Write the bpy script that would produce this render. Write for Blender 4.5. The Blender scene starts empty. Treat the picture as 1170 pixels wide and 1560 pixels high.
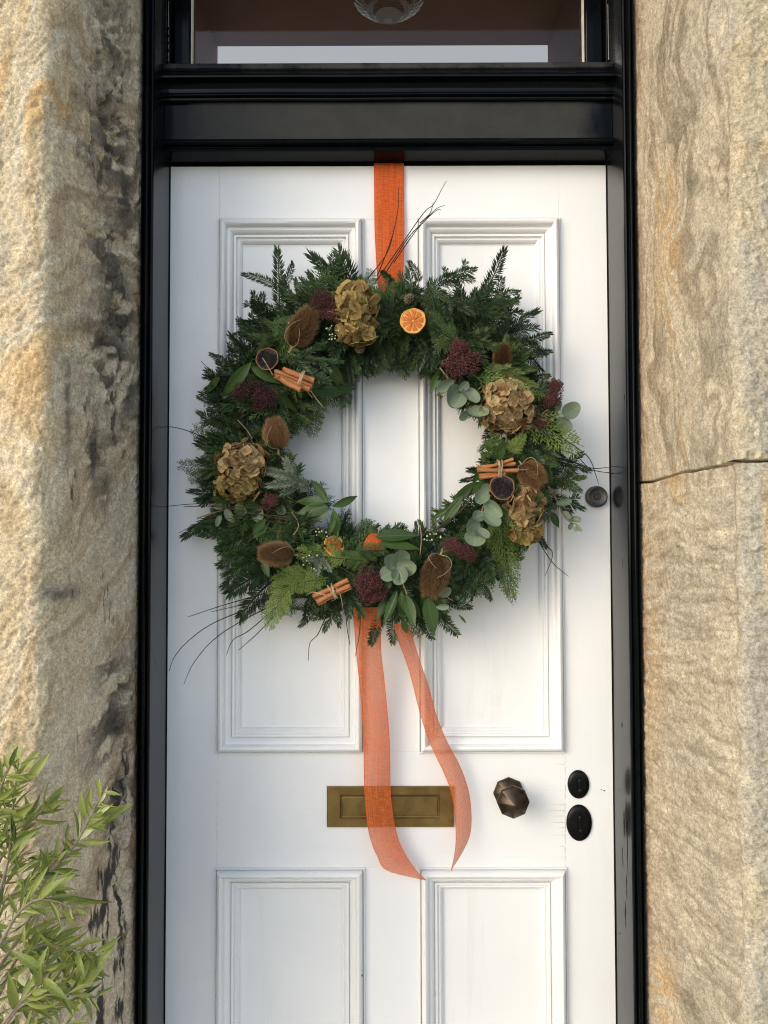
import bpy, math, random
import numpy as np
from mathutils import Vector, Matrix, noise as mnoise

R = math.radians
scene = bpy.context.scene
col = scene.collection

# ------------------------------------------------------------------ camera
CAM = Vector((-0.00627, -1.48127, 1.37643))
YAW, TILT, ROLL = -0.002224, 0.032505, -0.002388
FPX = 1178.0                      # focal length for a picture 1560 units high
_fw = Vector((math.sin(YAW)*math.cos(TILT), math.cos(YAW)*math.cos(TILT), math.sin(TILT)))
_r0 = Vector((math.cos(YAW), -math.sin(YAW), 0)); _u0 = _r0.cross(_fw)
_rt = math.cos(ROLL)*_r0 + math.sin(ROLL)*_u0
_up = -math.sin(ROLL)*_r0 + math.cos(ROLL)*_u0
cd = bpy.data.cameras.new('camera'); cam = bpy.data.objects.new('camera', cd); col.objects.link(cam)
cam.matrix_world = Matrix((( _rt.x, _up.x, -_fw.x, CAM.x), (_rt.y, _up.y, -_fw.y, CAM.y), (_rt.z, _up.z, -_fw.z, CAM.z), (0, 0, 0, 1)))
cd.sensor_fit = 'VERTICAL'; cd.sensor_height = 36.0; cd.lens = 36.0*FPX/1560.0
cd.clip_start = 0.05; cd.clip_end = 500
scene.camera = cam

# ------------------------------------------------------------------ light
SUN_EL, SUN_AZ = R(23), R(46)      # low soft sun, to the left behind the viewer
w = bpy.data.worlds.new('World'); scene.world = w; w.use_nodes = True
nt = w.node_tree; nt.nodes.clear()
sky = nt.nodes.new('ShaderNodeTexSky'); sky.sky_type = 'NISHITA'; sky.sun_disc = False
sky.sun_elevation = SUN_EL; sky.sun_rotation = math.pi + SUN_AZ
sky.air_density = 1.0; sky.dust_density = 1.0; sky.ozone_density = 1.0
bg = nt.nodes.new('ShaderNodeBackground'); bg.inputs['Strength'].default_value = 0.15
wo = nt.nodes.new('ShaderNodeOutputWorld')
hs = nt.nodes.new('ShaderNodeHueSaturation'); hs.inputs['Saturation'].default_value = 0.75      # thin high cloud
nt.links.new(sky.outputs[0], hs.inputs['Color']); nt.links.new(hs.outputs[0], bg.inputs[0]); nt.links.new(bg.outputs[0], wo.inputs[0])
sd = bpy.data.lights.new('sun', 'SUN'); sd.energy = 0.50; sd.angle = R(27); sd.color = (1.0, 0.85, 0.63)
sun = bpy.data.objects.new('sun', sd); col.objects.link(sun)
sdir = Vector((-math.sin(SUN_AZ)*math.cos(SUN_EL), -math.cos(SUN_AZ)*math.cos(SUN_EL), math.sin(SUN_EL)))
sun.rotation_euler = sdir.to_track_quat('Z', 'Y').to_euler(); sun.location = sdir*6
scene.view_settings.view_transform = 'Standard'; scene.view_settings.look = 'None'
scene.view_settings.exposure = 1.06; scene.view_settings.gamma = 1.0
scene.view_settings.use_curve_mapping = False
scene.cycles.filter_width = 1.1; scene.cycles.use_denoising = True; scene.cycles.denoising_prefilter = 'NONE'
scene.cycles.use_adaptive_sampling = False; scene.cycles.max_bounces = 8; scene.cycles.diffuse_bounces = 4; scene.cycles.glossy_bounces = 3; scene.cycles.transparent_max_bounces = 12

# ------------------------------------------------------------------ helpers
def at(px, py, Y=0.0):
    """World point at depth Y seen at photo position (px, py): used to measure the place from the photograph."""
    d = _rt*((px-585)/FPX) - _up*((py-780)/FPX) + _fw
    return CAM + d*((Y-CAM.y)/d.y)
def D(px, py, dep): return at(px, py, -dep)
def MM(dep): return (1.481-dep)/FPX      # metres per photo pixel at that depth

WM = {}
def link(name, me, parent=None, M=None):
    o = bpy.data.objects.new(name, me); col.objects.link(o)
    M = M or Matrix.Identity(4)
    if parent is not None:
        o.parent = parent; o.matrix_parent_inverse = WM[parent.name].inverted()
    o.matrix_basis = M; WM[o.name] = M.copy()
    return o
def thing(name, label, cat, loc, group=None):
    o = bpy.data.objects.new(name, None); o.empty_display_size = 0.1; col.objects.link(o)
    o.location = loc; WM[o.name] = Matrix.Translation(loc)
    o['label'] = label; o['category'] = cat
    if group: o['group'] = group
    return o

class MB:
    def __init__(s): s.v = []; s.f = []; s.c = []; s.uv = {}; s.tint = 1.0
    def add(s, p, c=None):
        s.v.append((p[0], p[1], p[2])); s.c.append(s.tint if c is None else c); return len(s.v)-1
    def face(s, idx, uv=None):
        s.f.append(tuple(idx))
        if uv: s.uv[len(s.f)-1] = uv
    def poly(s, pts, c=None, uv=None): s.face([s.add(p, c) for p in pts], uv)
    def box(s, a, b):
        (x0, y0, z0), (x1, y1, z1) = a, b
        i = [s.add(p) for p in ((x0,y0,z0),(x1,y0,z0),(x1,y1,z0),(x0,y1,z0),(x0,y0,z1),(x1,y0,z1),(x1,y1,z1),(x0,y1,z1))]
        for q in ((0,3,2,1),(4,5,6,7),(0,1,5,4),(1,2,6,5),(2,3,7,6),(3,0,4,7)): s.face([i[k] for k in q])
    def tube(s, pts, r0, r1=None, n=5, cap=True):
        pts = [Vector(p) for p in pts]; m = len(pts); rings = []
        r1 = r0 if r1 is None else r1
        ref = None
        for i, p in enumerate(pts):
            t = (pts[min(i+1, m-1)]-pts[max(i-1, 0)]).normalized()
            if ref is None:
                ref = t.cross(Vector((0, 0, 1)))
                if ref.length < 0.1: ref = t.cross(Vector((1, 0, 0)))
            ref = (ref - t*ref.dot(t)).normalized(); b = t.cross(ref)
            r = r0 + (r1-r0)*i/max(1, m-1)
            rings.append([s.add(p + (ref*math.cos(2*math.pi*k/n) + b*math.sin(2*math.pi*k/n))*r) for k in range(n)])
        for a, b in zip(rings, rings[1:]):
            for k in range(n): s.face((a[k], a[(k+1) % n], b[(k+1) % n], b[k]))
        if cap: s.face(rings[0][::-1]); s.face(rings[-1])
    def lathe(s, prof, n, M, sx=1.0, sy=1.0, phase=0.0):
        """prof: (radius, height) pairs round local Z, placed by M; closes at radius 0."""
        rings = []
        for r, h in prof:
            if r < 1e-6: rings.append([s.add(M @ Vector((0, 0, h)))])
            else: rings.append([s.add(M @ Vector((r*sx*math.cos(phase+2*math.pi*k/n), r*sy*math.sin(phase+2*math.pi*k/n), h))) for k in range(n)])
        for a, b in zip(rings, rings[1:]):
            for k in range(n):
                if len(a) == 1 and len(b) == 1: continue
                if len(a) == 1: s.face((a[0], b[k], b[(k+1) % n]))
                elif len(b) == 1: s.face((a[k], a[(k+1) % n], b[0]))
                else: s.face((a[k], a[(k+1) % n], b[(k+1) % n], b[k]))
    def mesh(s, name, mat, smooth=False, auto=None):
        me = bpy.data.meshes.new(name); me.from_pydata(s.v, [], s.f)
        if mat is not None:
            for m in (mat if isinstance(mat, (list, tuple)) else [mat]): me.materials.append(m)
        at_ = me.attributes.new('tint', 'FLOAT', 'POINT'); at_.data.foreach_set('value', s.c)
        if s.uv:
            u = me.uv_layers.new(name='uv'); li = 0
            for fi, f in enumerate(s.f):
                q = s.uv.get(fi)
                for k in range(len(f)):
                    if q: u.data[li+k].uv = q[k]
                li += len(f)
        if smooth: me.shade_smooth()
        if auto is not None:
            me.shade_smooth(); me.set_sharp_from_angle(angle=R(auto))
        me.update(); return me
    def build(s, name, mat, parent=None, M=None, **k): return link(name, s.mesh(name, mat, **k), parent, M)

def bevel(o, wd, seg=2):
    b = o.modifiers.new('bevel', 'BEVEL'); b.width = wd; b.segments = seg; b.limit_method = 'ANGLE'; b.angle_limit = R(40)
    o.data.shade_smooth(); o.data.set_sharp_from_angle(angle=R(50)); return o

def smooth_path(P, n):
    """Catmull-Rom through P, n pieces per span."""
    P = [Vector(p) for p in P]; out = []
    for i in range(len(P)-1):
        a, b, c, d = P[max(i-1, 0)], P[i], P[i+1], P[min(i+2, len(P)-1)]
        for k in range(n):
            t = k/n
            out.append(0.5*((2*b) + (c-a)*t + (2*a-5*b+4*c-d)*t*t + (3*b-a-3*c+d)*t**3))
    out.append(P[-1]); return out

def frame_to(base, tip, roll=0.0, scale=1.0, face=(0, -1, 0)):
    """Local +X along base->tip, local +Z turned to `face` then rolled."""
    x = (tip-base).normalized(); f = Vector(face); z = f - x*f.dot(x)
    if z.length < 0.05: z = Vector((0, 0, 1)) - x*x.z
    z.normalize(); y = z.cross(x)
    z, y = z*math.cos(roll) + y*math.sin(roll), y*math.cos(roll) - z*math.sin(roll)
    M = Matrix(((x.x, y.x, z.x, base.x), (x.y, y.y, z.y, base.y), (x.z, y.z, z.z, base.z), (0, 0, 0, 1)))
    return M @ Matrix.Scale(scale, 4)

# numpy noise ------------------------------------------------------
def _h(ix, iy, iz, seed):
    n = (ix.astype(np.uint32)*np.uint32(73856093)) ^ (iy.astype(np.uint32)*np.uint32(19349663)) ^ (iz.astype(np.uint32)*np.uint32(83492791)) ^ np.uint32(seed*2654435761 & 0xffffffff)
    n = (n ^ (n >> np.uint32(13)))*np.uint32(1274126177); n = n ^ (n >> np.uint32(16)); n = n*np.uint32(2246822519); n ^= n >> np.uint32(15)
    return n.astype(np.float64)/4294967295.0
def vn(x, y, z, seed=1):
    ix, iy, iz = np.floor(x).astype(np.int64), np.floor(y).astype(np.int64), np.floor(z).astype(np.int64)
    fx, fy, fz = x-ix, y-iy, z-iz
    fx, fy, fz = fx*fx*(3-2*fx), fy*fy*(3-2*fy), fz*fz*(3-2*fz); o = 0
    for a in (0, 1):
        for b in (0, 1):
            for c in (0, 1):
                o = o + _h(ix+a, iy+b, iz+c, seed)*(fx if a else 1-fx)*(fy if b else 1-fy)*(fz if c else 1-fz)
    return o
def fbm(x, y, z, octs=4, seed=1):
    o = 0; a = 0.5; t = 0; k = 1.0
    for i in range(octs):
        o = o + a*vn(x*k+i*7.3, y*k+i*3.1, z*k+i*5.7, seed+i); t += a; a *= 0.5; k *= 2.03
    return o/t
def sst(a, b, x):
    t = np.clip((x-a)/(b-a), 0, 1); return t*t*(3-2*t)

# ------------------------------------------------------------------ materials
class NT:
    def __init__(s, name):
        s.m = bpy.data.materials.new(name); s.m.use_nodes = True; s.t = s.m.node_tree
        s.b = s.t.nodes['Principled BSDF']; s.out = s.t.nodes['Material Output']
    def n(s, typ, **k):
        x = s.t.nodes.new('ShaderNode'+typ)
        for a, v in k.items(): setattr(x, a, v)
        return x
    def l(s, a, b): s.t.links.new(a, b)
    def set(s, **k):
        for a, v in k.items():
            i = s.b.inputs[a.replace('_', ' ')]; i.default_value = (*v, 1) if isinstance(v, tuple) and len(v) == 3 else v
        return s
    def coord(s, scale=(1, 1, 1), kind='Object'):
        tc = s.n('TexCoord'); mp = s.n('Mapping'); mp.inputs['Scale'].default_value = scale
        s.l(tc.outputs[kind], mp.inputs[0]); return mp.outputs[0]
    def noise(s, vec, scale, detail=4, rough=0.55, dist=0.0):
        x = s.n('TexNoise'); x.inputs['Scale'].default_value = scale; x.inputs['Detail'].default_value = detail
        x.inputs['Roughness'].default_value = rough; x.inputs['Distortion'].default_value = dist
        if vec is not None: s.l(vec, x.inputs['Vector'])
        return x.outputs['Fac']
    def ramp(s, fac, stops):
        x = s.n('ValToRGB'); e = x.color_ramp.elements
        while len(e) < len(stops): e.new(0.5)
        for i, (p, c) in enumerate(stops): e[i].position = p; e[i].color = (*c, 1) if len(c) == 3 else c
        s.l(fac, x.inputs[0]); return x.outputs[0]
    def math(s, op, a, b=None, c=None, clamp=False):
        x = s.n('Math', operation=op, use_clamp=clamp)
        for i, v in enumerate((a, b, c)):
            if v is None: continue
            if isinstance(v, (int, float)): x.inputs[i].default_value = v
            else: s.l(v, x.inputs[i])
        return x.outputs[0]
    def mix(s, fac, a, b, mode='MIX'):
        x = s.n('Mix', data_type='RGBA', blend_type=mode)
        for i, v in ((0, fac), (6, a), (7, b)):
            if isinstance(v, (int, float)): x.inputs[i].default_value = v
            elif isinstance(v, tuple): x.inputs[i].default_value = (*v, 1)
            else: s.l(v, x.inputs[i])
        return x.outputs[2]
    def bump(s, h, strength=0.3, dist=0.001):
        x = s.n('Bump'); x.inputs['Strength'].default_value = strength; x.inputs['Distance'].default_value = dist
        s.l(h, x.inputs['Height']); s.l(x.outputs[0], s.b.inputs['Normal'])
    def tint(s): return s.n('Attribute', attribute_name='tint').outputs['Fac']
    def rnd(s): return s.n('ObjectInfo').outputs['Random']
    def base(s, c): s.l(c, s.b.inputs['Base Color'])

def leafy(name, dark, light, rough=0.5, trans=0.2, spec=0.4, noise=None, midrib=None):
    """Thin plant tissue: colour runs dark-light with the object's own random number and the vertex tint."""
    m = NT(name); m.set(Roughness=rough, Specular_IOR_Level=spec)
    f = m.math('ADD', m.math('MULTIPLY', m.rnd(), 0.5), m.math('MULTIPLY', m.tint(), 0.5))
    if noise:
        f = m.math('ADD', f, m.math('MULTIPLY', m.math('SUBTRACT', m.noise(m.coord(), noise, 3), 0.5), 0.9))
    c = m.ramp(f, [(0.15, dark), (0.85, light)])
    if midrib:
        uv = m.n('UVMap'); sp = m.n('SeparateXYZ'); m.l(uv.outputs[0], sp.inputs[0])
        d = m.math('ABSOLUTE', m.math('SUBTRACT', sp.outputs[1], 0.5))
        k = m.math('LESS_THAN', d, 0.035)
        c = m.mix(m.math('MULTIPLY', k, 0.6), c, midrib)
        wv = m.n('TexWave', wave_type='BANDS', bands_direction='X'); wv.inputs['Scale'].default_value = 3.2; wv.inputs['Distortion'].default_value = 1.5
        mp = m.n('Mapping'); m.l(uv.outputs[0], mp.inputs[0]); m.l(mp.outputs[0], wv.inputs['Vector'])
        m.bump(wv.outputs['Fac'], 0.10, 0.0003)
    m.base(c)
    tr = m.n('BsdfTranslucent'); m.l(c, tr.inputs[0])
    mx = m.n('MixShader'); mx.inputs[0].default_value = trans
    m.l(m.b.outputs[0], mx.inputs[1]); m.l(tr.outputs[0], mx.inputs[2]); m.l(mx.outputs[0], m.out.inputs[0])
    return m.m

def mat_paint(name, stretch):
    m = NT(name); m.set(Roughness=0.33, Specular_IOR_Level=0.4)
    v = m.coord(stretch); n1 = m.noise(v, 26, 5, 0.6); n2 = m.noise(m.coord(), 3.0, 3); n3 = m.noise(m.coord(), 160, 3)
    c = m.ramp(n2, [(0.3, (0.765, 0.765, 0.755)), (0.7, (0.83, 0.83, 0.82))])
    st = m.ramp(m.noise(v, 11, 6, 0.75), [(0.60, (1, 1, 1)), (0.74, (0.91, 0.905, 0.885))])
    m.base(m.mix(1.0, c, st, 'MULTIPLY'))
    m.l(m.ramp(m.noise(m.coord(), 9, 4), [(0.3, (0.27,)*3), (0.7, (0.44,)*3)]), m.b.inputs['Roughness'])
    h = m.math('ADD', n1, m.math('MULTIPLY', n3, 0.25)); h = m.math('ADD', h, m.math('MULTIPLY', n2, 0.8))
    m.bump(h, 0.6, 0.0012); return m.m
def mat_black(name, worn=0.0, xr=None, spec=0.12, rough=0.12):
    m = NT(name); m.set(Specular_IOR_Level=spec)
    n = m.noise(m.coord((1, 1, 0.12)), 40, 4); n2 = m.noise(m.coord(), 22, 6, 0.7)
    base = m.ramp(n2, [(0.35, (0.0018, 0.0026, 0.0034)), (0.75, (0.0040, 0.0052, 0.0064))])
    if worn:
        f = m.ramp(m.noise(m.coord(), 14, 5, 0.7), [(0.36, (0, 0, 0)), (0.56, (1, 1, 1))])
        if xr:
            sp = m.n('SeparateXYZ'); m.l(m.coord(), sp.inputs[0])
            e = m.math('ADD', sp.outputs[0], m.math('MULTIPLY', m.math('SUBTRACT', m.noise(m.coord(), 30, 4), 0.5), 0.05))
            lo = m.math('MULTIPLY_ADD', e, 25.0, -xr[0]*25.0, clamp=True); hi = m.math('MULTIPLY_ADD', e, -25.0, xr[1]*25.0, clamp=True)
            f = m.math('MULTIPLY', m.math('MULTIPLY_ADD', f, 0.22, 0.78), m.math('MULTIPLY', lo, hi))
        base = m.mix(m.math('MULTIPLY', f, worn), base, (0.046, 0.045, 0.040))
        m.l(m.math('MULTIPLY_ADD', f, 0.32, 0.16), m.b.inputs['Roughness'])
    else: m.set(Roughness=rough)
    m.base(base); m.bump(m.math('ADD', n, m.math('MULTIPLY', n2, 0.4)), 0.35, 0.0009); return m.m
def mat_metal(name, a, b, rough=0.38, scale=30, metallic=0.9):
    m = NT(name); m.set(Metallic=metallic)
    n = m.noise(m.coord(), scale, 6, 0.68)
    m.base(m.ramp(n, [(0.33, a), (0.68, b)]))
    m.l(m.ramp(n, [(0.3, (rough-0.1,)*3), (0.7, (rough+0.14,)*3)]), m.b.inputs['Roughness'])
    m.bump(m.noise(m.coord(), scale*5, 3), 0.15, 0.0005); return m.m
def mat_plain(name, a, b, scale=40, rough=0.7, bump=0.3, spec=0.3, tint=True, dist=0.001):
    m = NT(name); m.set(Roughness=rough, Specular_IOR_Level=spec)
    f = m.noise(m.coord(), scale, 5, 0.6)
    if tint: f = m.math('ADD', f, m.math('MULTIPLY', m.math('SUBTRACT', m.tint(), 1.0), 0.8))
    m.base(m.ramp(f, [(0.3, a), (0.7, b)])); m.bump(m.noise(m.coord(), scale*3, 4), bump, dist); return m.m
def mat_ribbon(name, alpha, colr):
    m = NT(name); m.set(Roughness=0.75, Specular_IOR_Level=0.15)
    uv = m.n('UVMap'); sp = m.n('SeparateXYZ'); m.l(uv.outputs[0], sp.inputs[0])
    mp = m.n('Mapping'); mp.inputs['Scale'].default_value = (30, 8, 1); m.l(uv.outputs[0], mp.inputs[0])
    wa = m.noise(mp.outputs[0], 1.0, 4, 0.7)
    mp2 = m.n('Mapping'); mp2.inputs['Scale'].default_value = (4, 380, 1); m.l(uv.outputs[0], mp2.inputs[0])
    we = m.noise(mp2.outputs[0], 1.0, 4, 0.7)
    wv = m.math('MULTIPLY_ADD', wa, 0.5, m.math('MULTIPLY', we, 0.5))
    ed = m.math('GREATER_THAN', m.math('ABSOLUTE', m.math('SUBTRACT', sp.outputs[0], 0.5)), 0.472)
    c = m.ramp(wv, [(0.38, tuple(x*0.68 for x in colr)), (0.62, tuple(min(1, x*1.25) for x in colr))])
    c = m.mix(m.math('MULTIPLY', ed, 0.55), c, (0.72, 0.10, 0.02))
    m.base(c); m.bump(wv, 0.5, 0.0008)
    tl = m.n('BsdfTranslucent'); m.l(c, tl.inputs[0])
    a = m.n('MixShader'); a.inputs[0].default_value = 0.35; m.l(m.b.outputs[0], a.inputs[1]); m.l(tl.outputs[0], a.inputs[2])
    tp = m.n('BsdfTransparent'); z = m.n('MixShader')
    f = m.math('ADD', m.math('MULTIPLY_ADD', m.math('SUBTRACT', wv, 0.5), 0.9, alpha), m.math('MULTIPLY', ed, 0.4), clamp=True)
    m.l(f, z.inputs[0]); m.l(tp.outputs[0], z.inputs[1]); m.l(a.outputs[0], z.inputs[2]); m.l(z.outputs[0], m.out.inputs[0])
    return m.m
def mat_stone(name):
    m = NT(name); m.set(Roughness=0.92, Specular_IOR_Level=0.15)
    c = m.n('Attribute', attribute_name='stone_colour').outputs['Color']
    v = m.coord(); g = m.noise(v, 260, 4, 0.8); g2 = m.noise(v, 120, 5, 0.75); g3 = m.noise(m.coord((1, 1, 0.35)), 60, 5, 0.65)
    k = m.ramp(g, [(0.36, (0.66, 0.65, 0.635)), (0.5, (1, 1, 1)), (0.64, (1.30, 1.295, 1.28))])
    k2 = m.ramp(g2, [(0.38, (0.90, 0.895, 0.885)), (0.62, (1.09, 1.09, 1.085))])
    k3 = m.ramp(g3, [(0.38, (0.94, 0.935, 0.925)), (0.7, (1.10, 1.09, 1.06))])
    m.base(m.mix(1.0, m.mix(1.0, m.mix(1.0, c, k, 'MULTIPLY'), k2, 'MULTIPLY'), k3, 'MULTIPLY'))
    m.bump(m.math('ADD', g, m.math('MULTIPLY', g2, 0.35)), 1.0, 0.0020); return m.m

M = {}
M['white_v'] = mat_paint('white_gloss_paint_upright', (1, 1, 0.06))
M['white_h'] = mat_paint('white_gloss_paint_level', (0.06, 1, 1))
M['black'] = mat_black('black_gloss_paint')
M['jamb'] = mat_black('black_gloss_jamb_paint', spec=0.5, rough=0.22)
for n_ in M['jamb'].node_tree.nodes:
    if n_.type == 'BSDF_PRINCIPLED': n_.inputs['IOR'].default_value = 1.95
    if n_.type == 'BUMP': n_.inputs['Strength'].default_value = 0.12
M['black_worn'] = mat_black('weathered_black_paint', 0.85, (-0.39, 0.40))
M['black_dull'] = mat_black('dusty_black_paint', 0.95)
M['brass'] = mat_metal('aged_brass', (0.205, 0.132, 0.043), (0.300, 0.197, 0.070), 0.34, 22)
M['bronze'] = mat_metal('dark_bronze', (0.045, 0.034, 0.025), (0.105, 0.077, 0.053), 0.36, 40)
M['iron'] = mat_plain('black_iron', (0.0015, 0.0015, 0.0015), (0.004, 0.004, 0.004), 60, 0.30, 0.15, 0.22)
M['steel'] = mat_metal('dull_dark_steel', (0.05, 0.05, 0.048), (0.11, 0.108, 0.10), 0.4, 60)
M['stone'] = mat_stone('sandstone')
M['ribbon_strap'] = mat_ribbon('orange_ribbon_double', 0.97, (0.68, 0.145, 0.038))
M['ribbon_tail'] = mat_ribbon('orange_ribbon_sheer', 0.77, (0.67, 0.165, 0.05))
M['fir'] = leafy('fir_needles', (0.007, 0.020, 0.009), (0.046, 0.083, 0.029), 0.45, 0.10, 0.28)
M['fir_fresh'] = leafy('green_fir_needles', (0.020, 0.046, 0.012), (0.085, 0.135, 0.040), 0.45, 0.12, 0.28)
M['fir_pale'] = leafy('silver_fir_underside', (0.09, 0.12, 0.085), (0.22, 0.25, 0.17), 0.5, 0.12, 0.4)
M['cedar_fresh'] = leafy('fresh_cedar_scales', (0.06, 0.10, 0.018), (0.19, 0.25, 0.055), 0.5, 0.18, 0.25)
M['cedar'] = leafy('cedar_scales', (0.022, 0.050, 0.014), (0.10, 0.16, 0.036), 0.5, 0.15, 0.25)
M['bark'] = mat_plain('twig_bark', (0.030, 0.021, 0.014), (0.085, 0.060, 0.038), 120, 0.8)
M['dark_twig'] = mat_plain('dark_twig_bark', (0.010, 0.009, 0.008), (0.030, 0.024, 0.018), 120, 0.75)
M['straw'] = mat_plain('pale_dry_stem', (0.20, 0.135, 0.070), (0.36, 0.26, 0.15), 120, 0.7)
M['laurel'] = leafy('laurel_leaf', (0.012, 0.032, 0.009), (0.046, 0.090, 0.018), 0.42, 0.14, 0.3, 30, (0.09, 0.135, 0.045))
M['euca'] = leafy('eucalyptus_leaf', (0.085, 0.125, 0.088), (0.20, 0.255, 0.165), 0.55, 0.15, 0.25, 40, (0.26, 0.32, 0.20))
M['olive'] = leafy('shrub_leaf', (0.034, 0.060, 0.010), (0.285, 0.325, 0.072), 0.42, 0.22, 0.4, 25, (0.27, 0.32, 0.11))
M['shoot'] = leafy('pale_young_leaf', (0.42, 0.46, 0.20), (0.62, 0.64, 0.36), 0.5, 0.3, 0.3)
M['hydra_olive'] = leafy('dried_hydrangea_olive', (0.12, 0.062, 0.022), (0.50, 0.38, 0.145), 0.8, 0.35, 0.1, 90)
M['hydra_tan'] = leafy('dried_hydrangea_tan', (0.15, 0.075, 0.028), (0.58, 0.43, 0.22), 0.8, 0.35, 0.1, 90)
M['hydra_core'] = mat_plain('hydrangea_core', (0.020, 0.013, 0.006), (0.05, 0.034, 0.014), 60, 0.9)
M['sedum'] = leafy('burgundy_florets', (0.026, 0.009, 0.010), (0.165, 0.062, 0.054), 0.65, 0.05, 0.2)
M['teasel'] = leafy('teasel_spines', (0.075, 0.036, 0.014), (0.42, 0.25, 0.12), 0.6, 0.1, 0.25)
M['teasel_core'] = mat_plain('teasel_core', (0.035, 0.017, 0.008), (0.09, 0.045, 0.02), 90, 0.8)
M['cinnamon'] = mat_plain('cinnamon_bark', (0.24, 0.085, 0.028), (0.48, 0.20, 0.075), 70, 0.6, 0.4)
M['twine'] = mat_plain('jute_twine', (0.30, 0.21, 0.11), (0.52, 0.40, 0.24), 200, 0.9, 0.6)
M['rind'] = mat_plain('orange_rind', (0.56, 0.22, 0.02), (0.74, 0.42, 0.09), 50, 0.5)
M['pith'] = mat_plain('orange_pith', (0.58, 0.30, 0.06), (0.72, 0.46, 0.14), 60, 0.6)
M['flesh'] = mat_plain('dried_orange_flesh', (0.36, 0.075, 0.003), (0.60, 0.165, 0.006), 110, 0.35, 0.6, 0.5)
M['husk'] = mat_plain('dried_fruit_rind', (0.17, 0.062, 0.022), (0.36, 0.145, 0.055), 60, 0.7)
M['dark_flesh'] = mat_plain('dark_dried_flesh', (0.006, 0.005, 0.006), (0.035, 0.022, 0.022), 120, 0.5, 0.6, 0.4)
M['cone'] = mat_plain('larch_cone_scale', (0.05, 0.035, 0.020), (0.17, 0.125, 0.075), 60, 0.8)
M['berry'] = mat_plain('pale_seed', (0.42, 0.44, 0.26), (0.62, 0.62, 0.42), 60, 0.6)
M['moss'] = mat_plain('moss', (0.006, 0.010, 0.005), (0.020, 0.028, 0.011), 60, 0.95, 0.6)
# ================================================================== setting
def slab(name, a, b, mat, kind='structure', bw=0):
    mb = MB(); mb.box(a, b); o = mb.build(name, mat)
    if kind: o['kind'] = kind
    if bw: bevel(o, bw)
    return o
M['paving'] = mat_plain('paving', (0.29, 0.27, 0.235), (0.42, 0.395, 0.345), 6, 0.9, 0.4, 0.2, False, 0.004)
M['hall_brown'] = mat_plain('brown_hall_paint', (0.120, 0.048, 0.021), (0.145, 0.058, 0.026), 5, 0.7, 0.1, 0.2, False)
pv = MB(); pv.poly([(-60, -60, -0.16), (60, -60, -0.16), (60, 1.2, -0.16), (-60, 1.2, -0.16)])
o = pv.build('pavement', M['paving']); o['kind'] = 'structure'
slab('doorstep', (-0.62, -0.72, -0.159), (0.62, 0.10, 0.0), M['paving'], 'structure', 0.012)

# ------------------------------------------------------------------ stone walls
YA = -0.36                          # depth of the outer stone face
XIN = 0.4475                        # where the stone meets the frame
def wall_path(side):
    xa = abs(at(78, 600, YA).x) if side < 0 else abs(at(1112, 600, YA).x)
    P = [(XIN, -0.085)]
    P += [(XIN + (xa-XIN)*t, -0.085 + (YA+0.022+0.085)*t) for t in np.linspace(0.02, 1, 40)]
    ra = 0.022 if side < 0 else 0.012
    P[-1] = (P[-1][0], YA+ra)
    for k in range(1, 8):
        a = k/8*math.pi/2
        P.append((xa + 0.001 + ra*(1-math.cos(a)), YA+ra - ra*math.sin(a)))
    P += [(xa+ra + t, YA) for t in np.linspace(0.004, 0.36, 30)]
    P = np.array(P); s = np.concatenate([[0], np.cumsum(np.hypot(*np.diff(P, axis=0).T))])
    n = int(s[-1]/0.0024); q = np.linspace(0, s[-1], n)
    X, Y = np.interp(q, s, P[:, 0]), np.interp(q, s, P[:, 1])
    for _ in range(6 if side < 0 else 3):
        X[1:-1] = (X[:-2]+X[1:-1]*2+X[2:])/4; Y[1:-1] = (Y[:-2]+Y[1:-1]*2+Y[2:])/4
    sa = q[int(np.argmax(Y <= YA+0.011))]
    tx, ty = np.gradient(X), np.gradient(Y); L = np.hypot(tx, ty)
    nx, ny = ty/L, -tx/L               # outward for the side with +X going outward: reveal faces -X, face looks to -Y
    return side*X, Y, side*nx, ny, q - sa
def on_reveal(px, py, side):
    """(depth y, z) on the reveal plane for a stain or shaded chip read off the photograph."""
    xa = at(78, 600, YA).x if side < 0 else at(1112, 600, YA).x
    d = _rt*((px-585)/FPX) - _up*((py-780)/FPX) + _fw
    x0, y0, x1, y1 = side*XIN, -0.085, xa, YA
    nxx, nyy = (y1-y0), -(x1-x0)
    t = ((x0-CAM.x)*nxx + (y0-CAM.y)*nyy)/(d.x*nxx + d.y*nyy)
    p = CAM + d*t; return p.y, p.z
def blobs(y, z, lst, side):
    """Soft-edged irregular patches: (px, py, half-width px, half-height px, strength)."""
    o = np.zeros_like(y)
    for px, py, rx, ry, k in lst:
        cy, cz = on_reveal(px, py, side); ey, ez = on_reveal(px+rx, py, side)[0]-cy, on_reveal(px, py+ry, side)[1]-cz
        d2 = ((y-cy)/ey)**2 + ((z-cz)/ez)**2
        o = np.maximum(o, k*np.exp(-d2*0.8))
    return o
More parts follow.
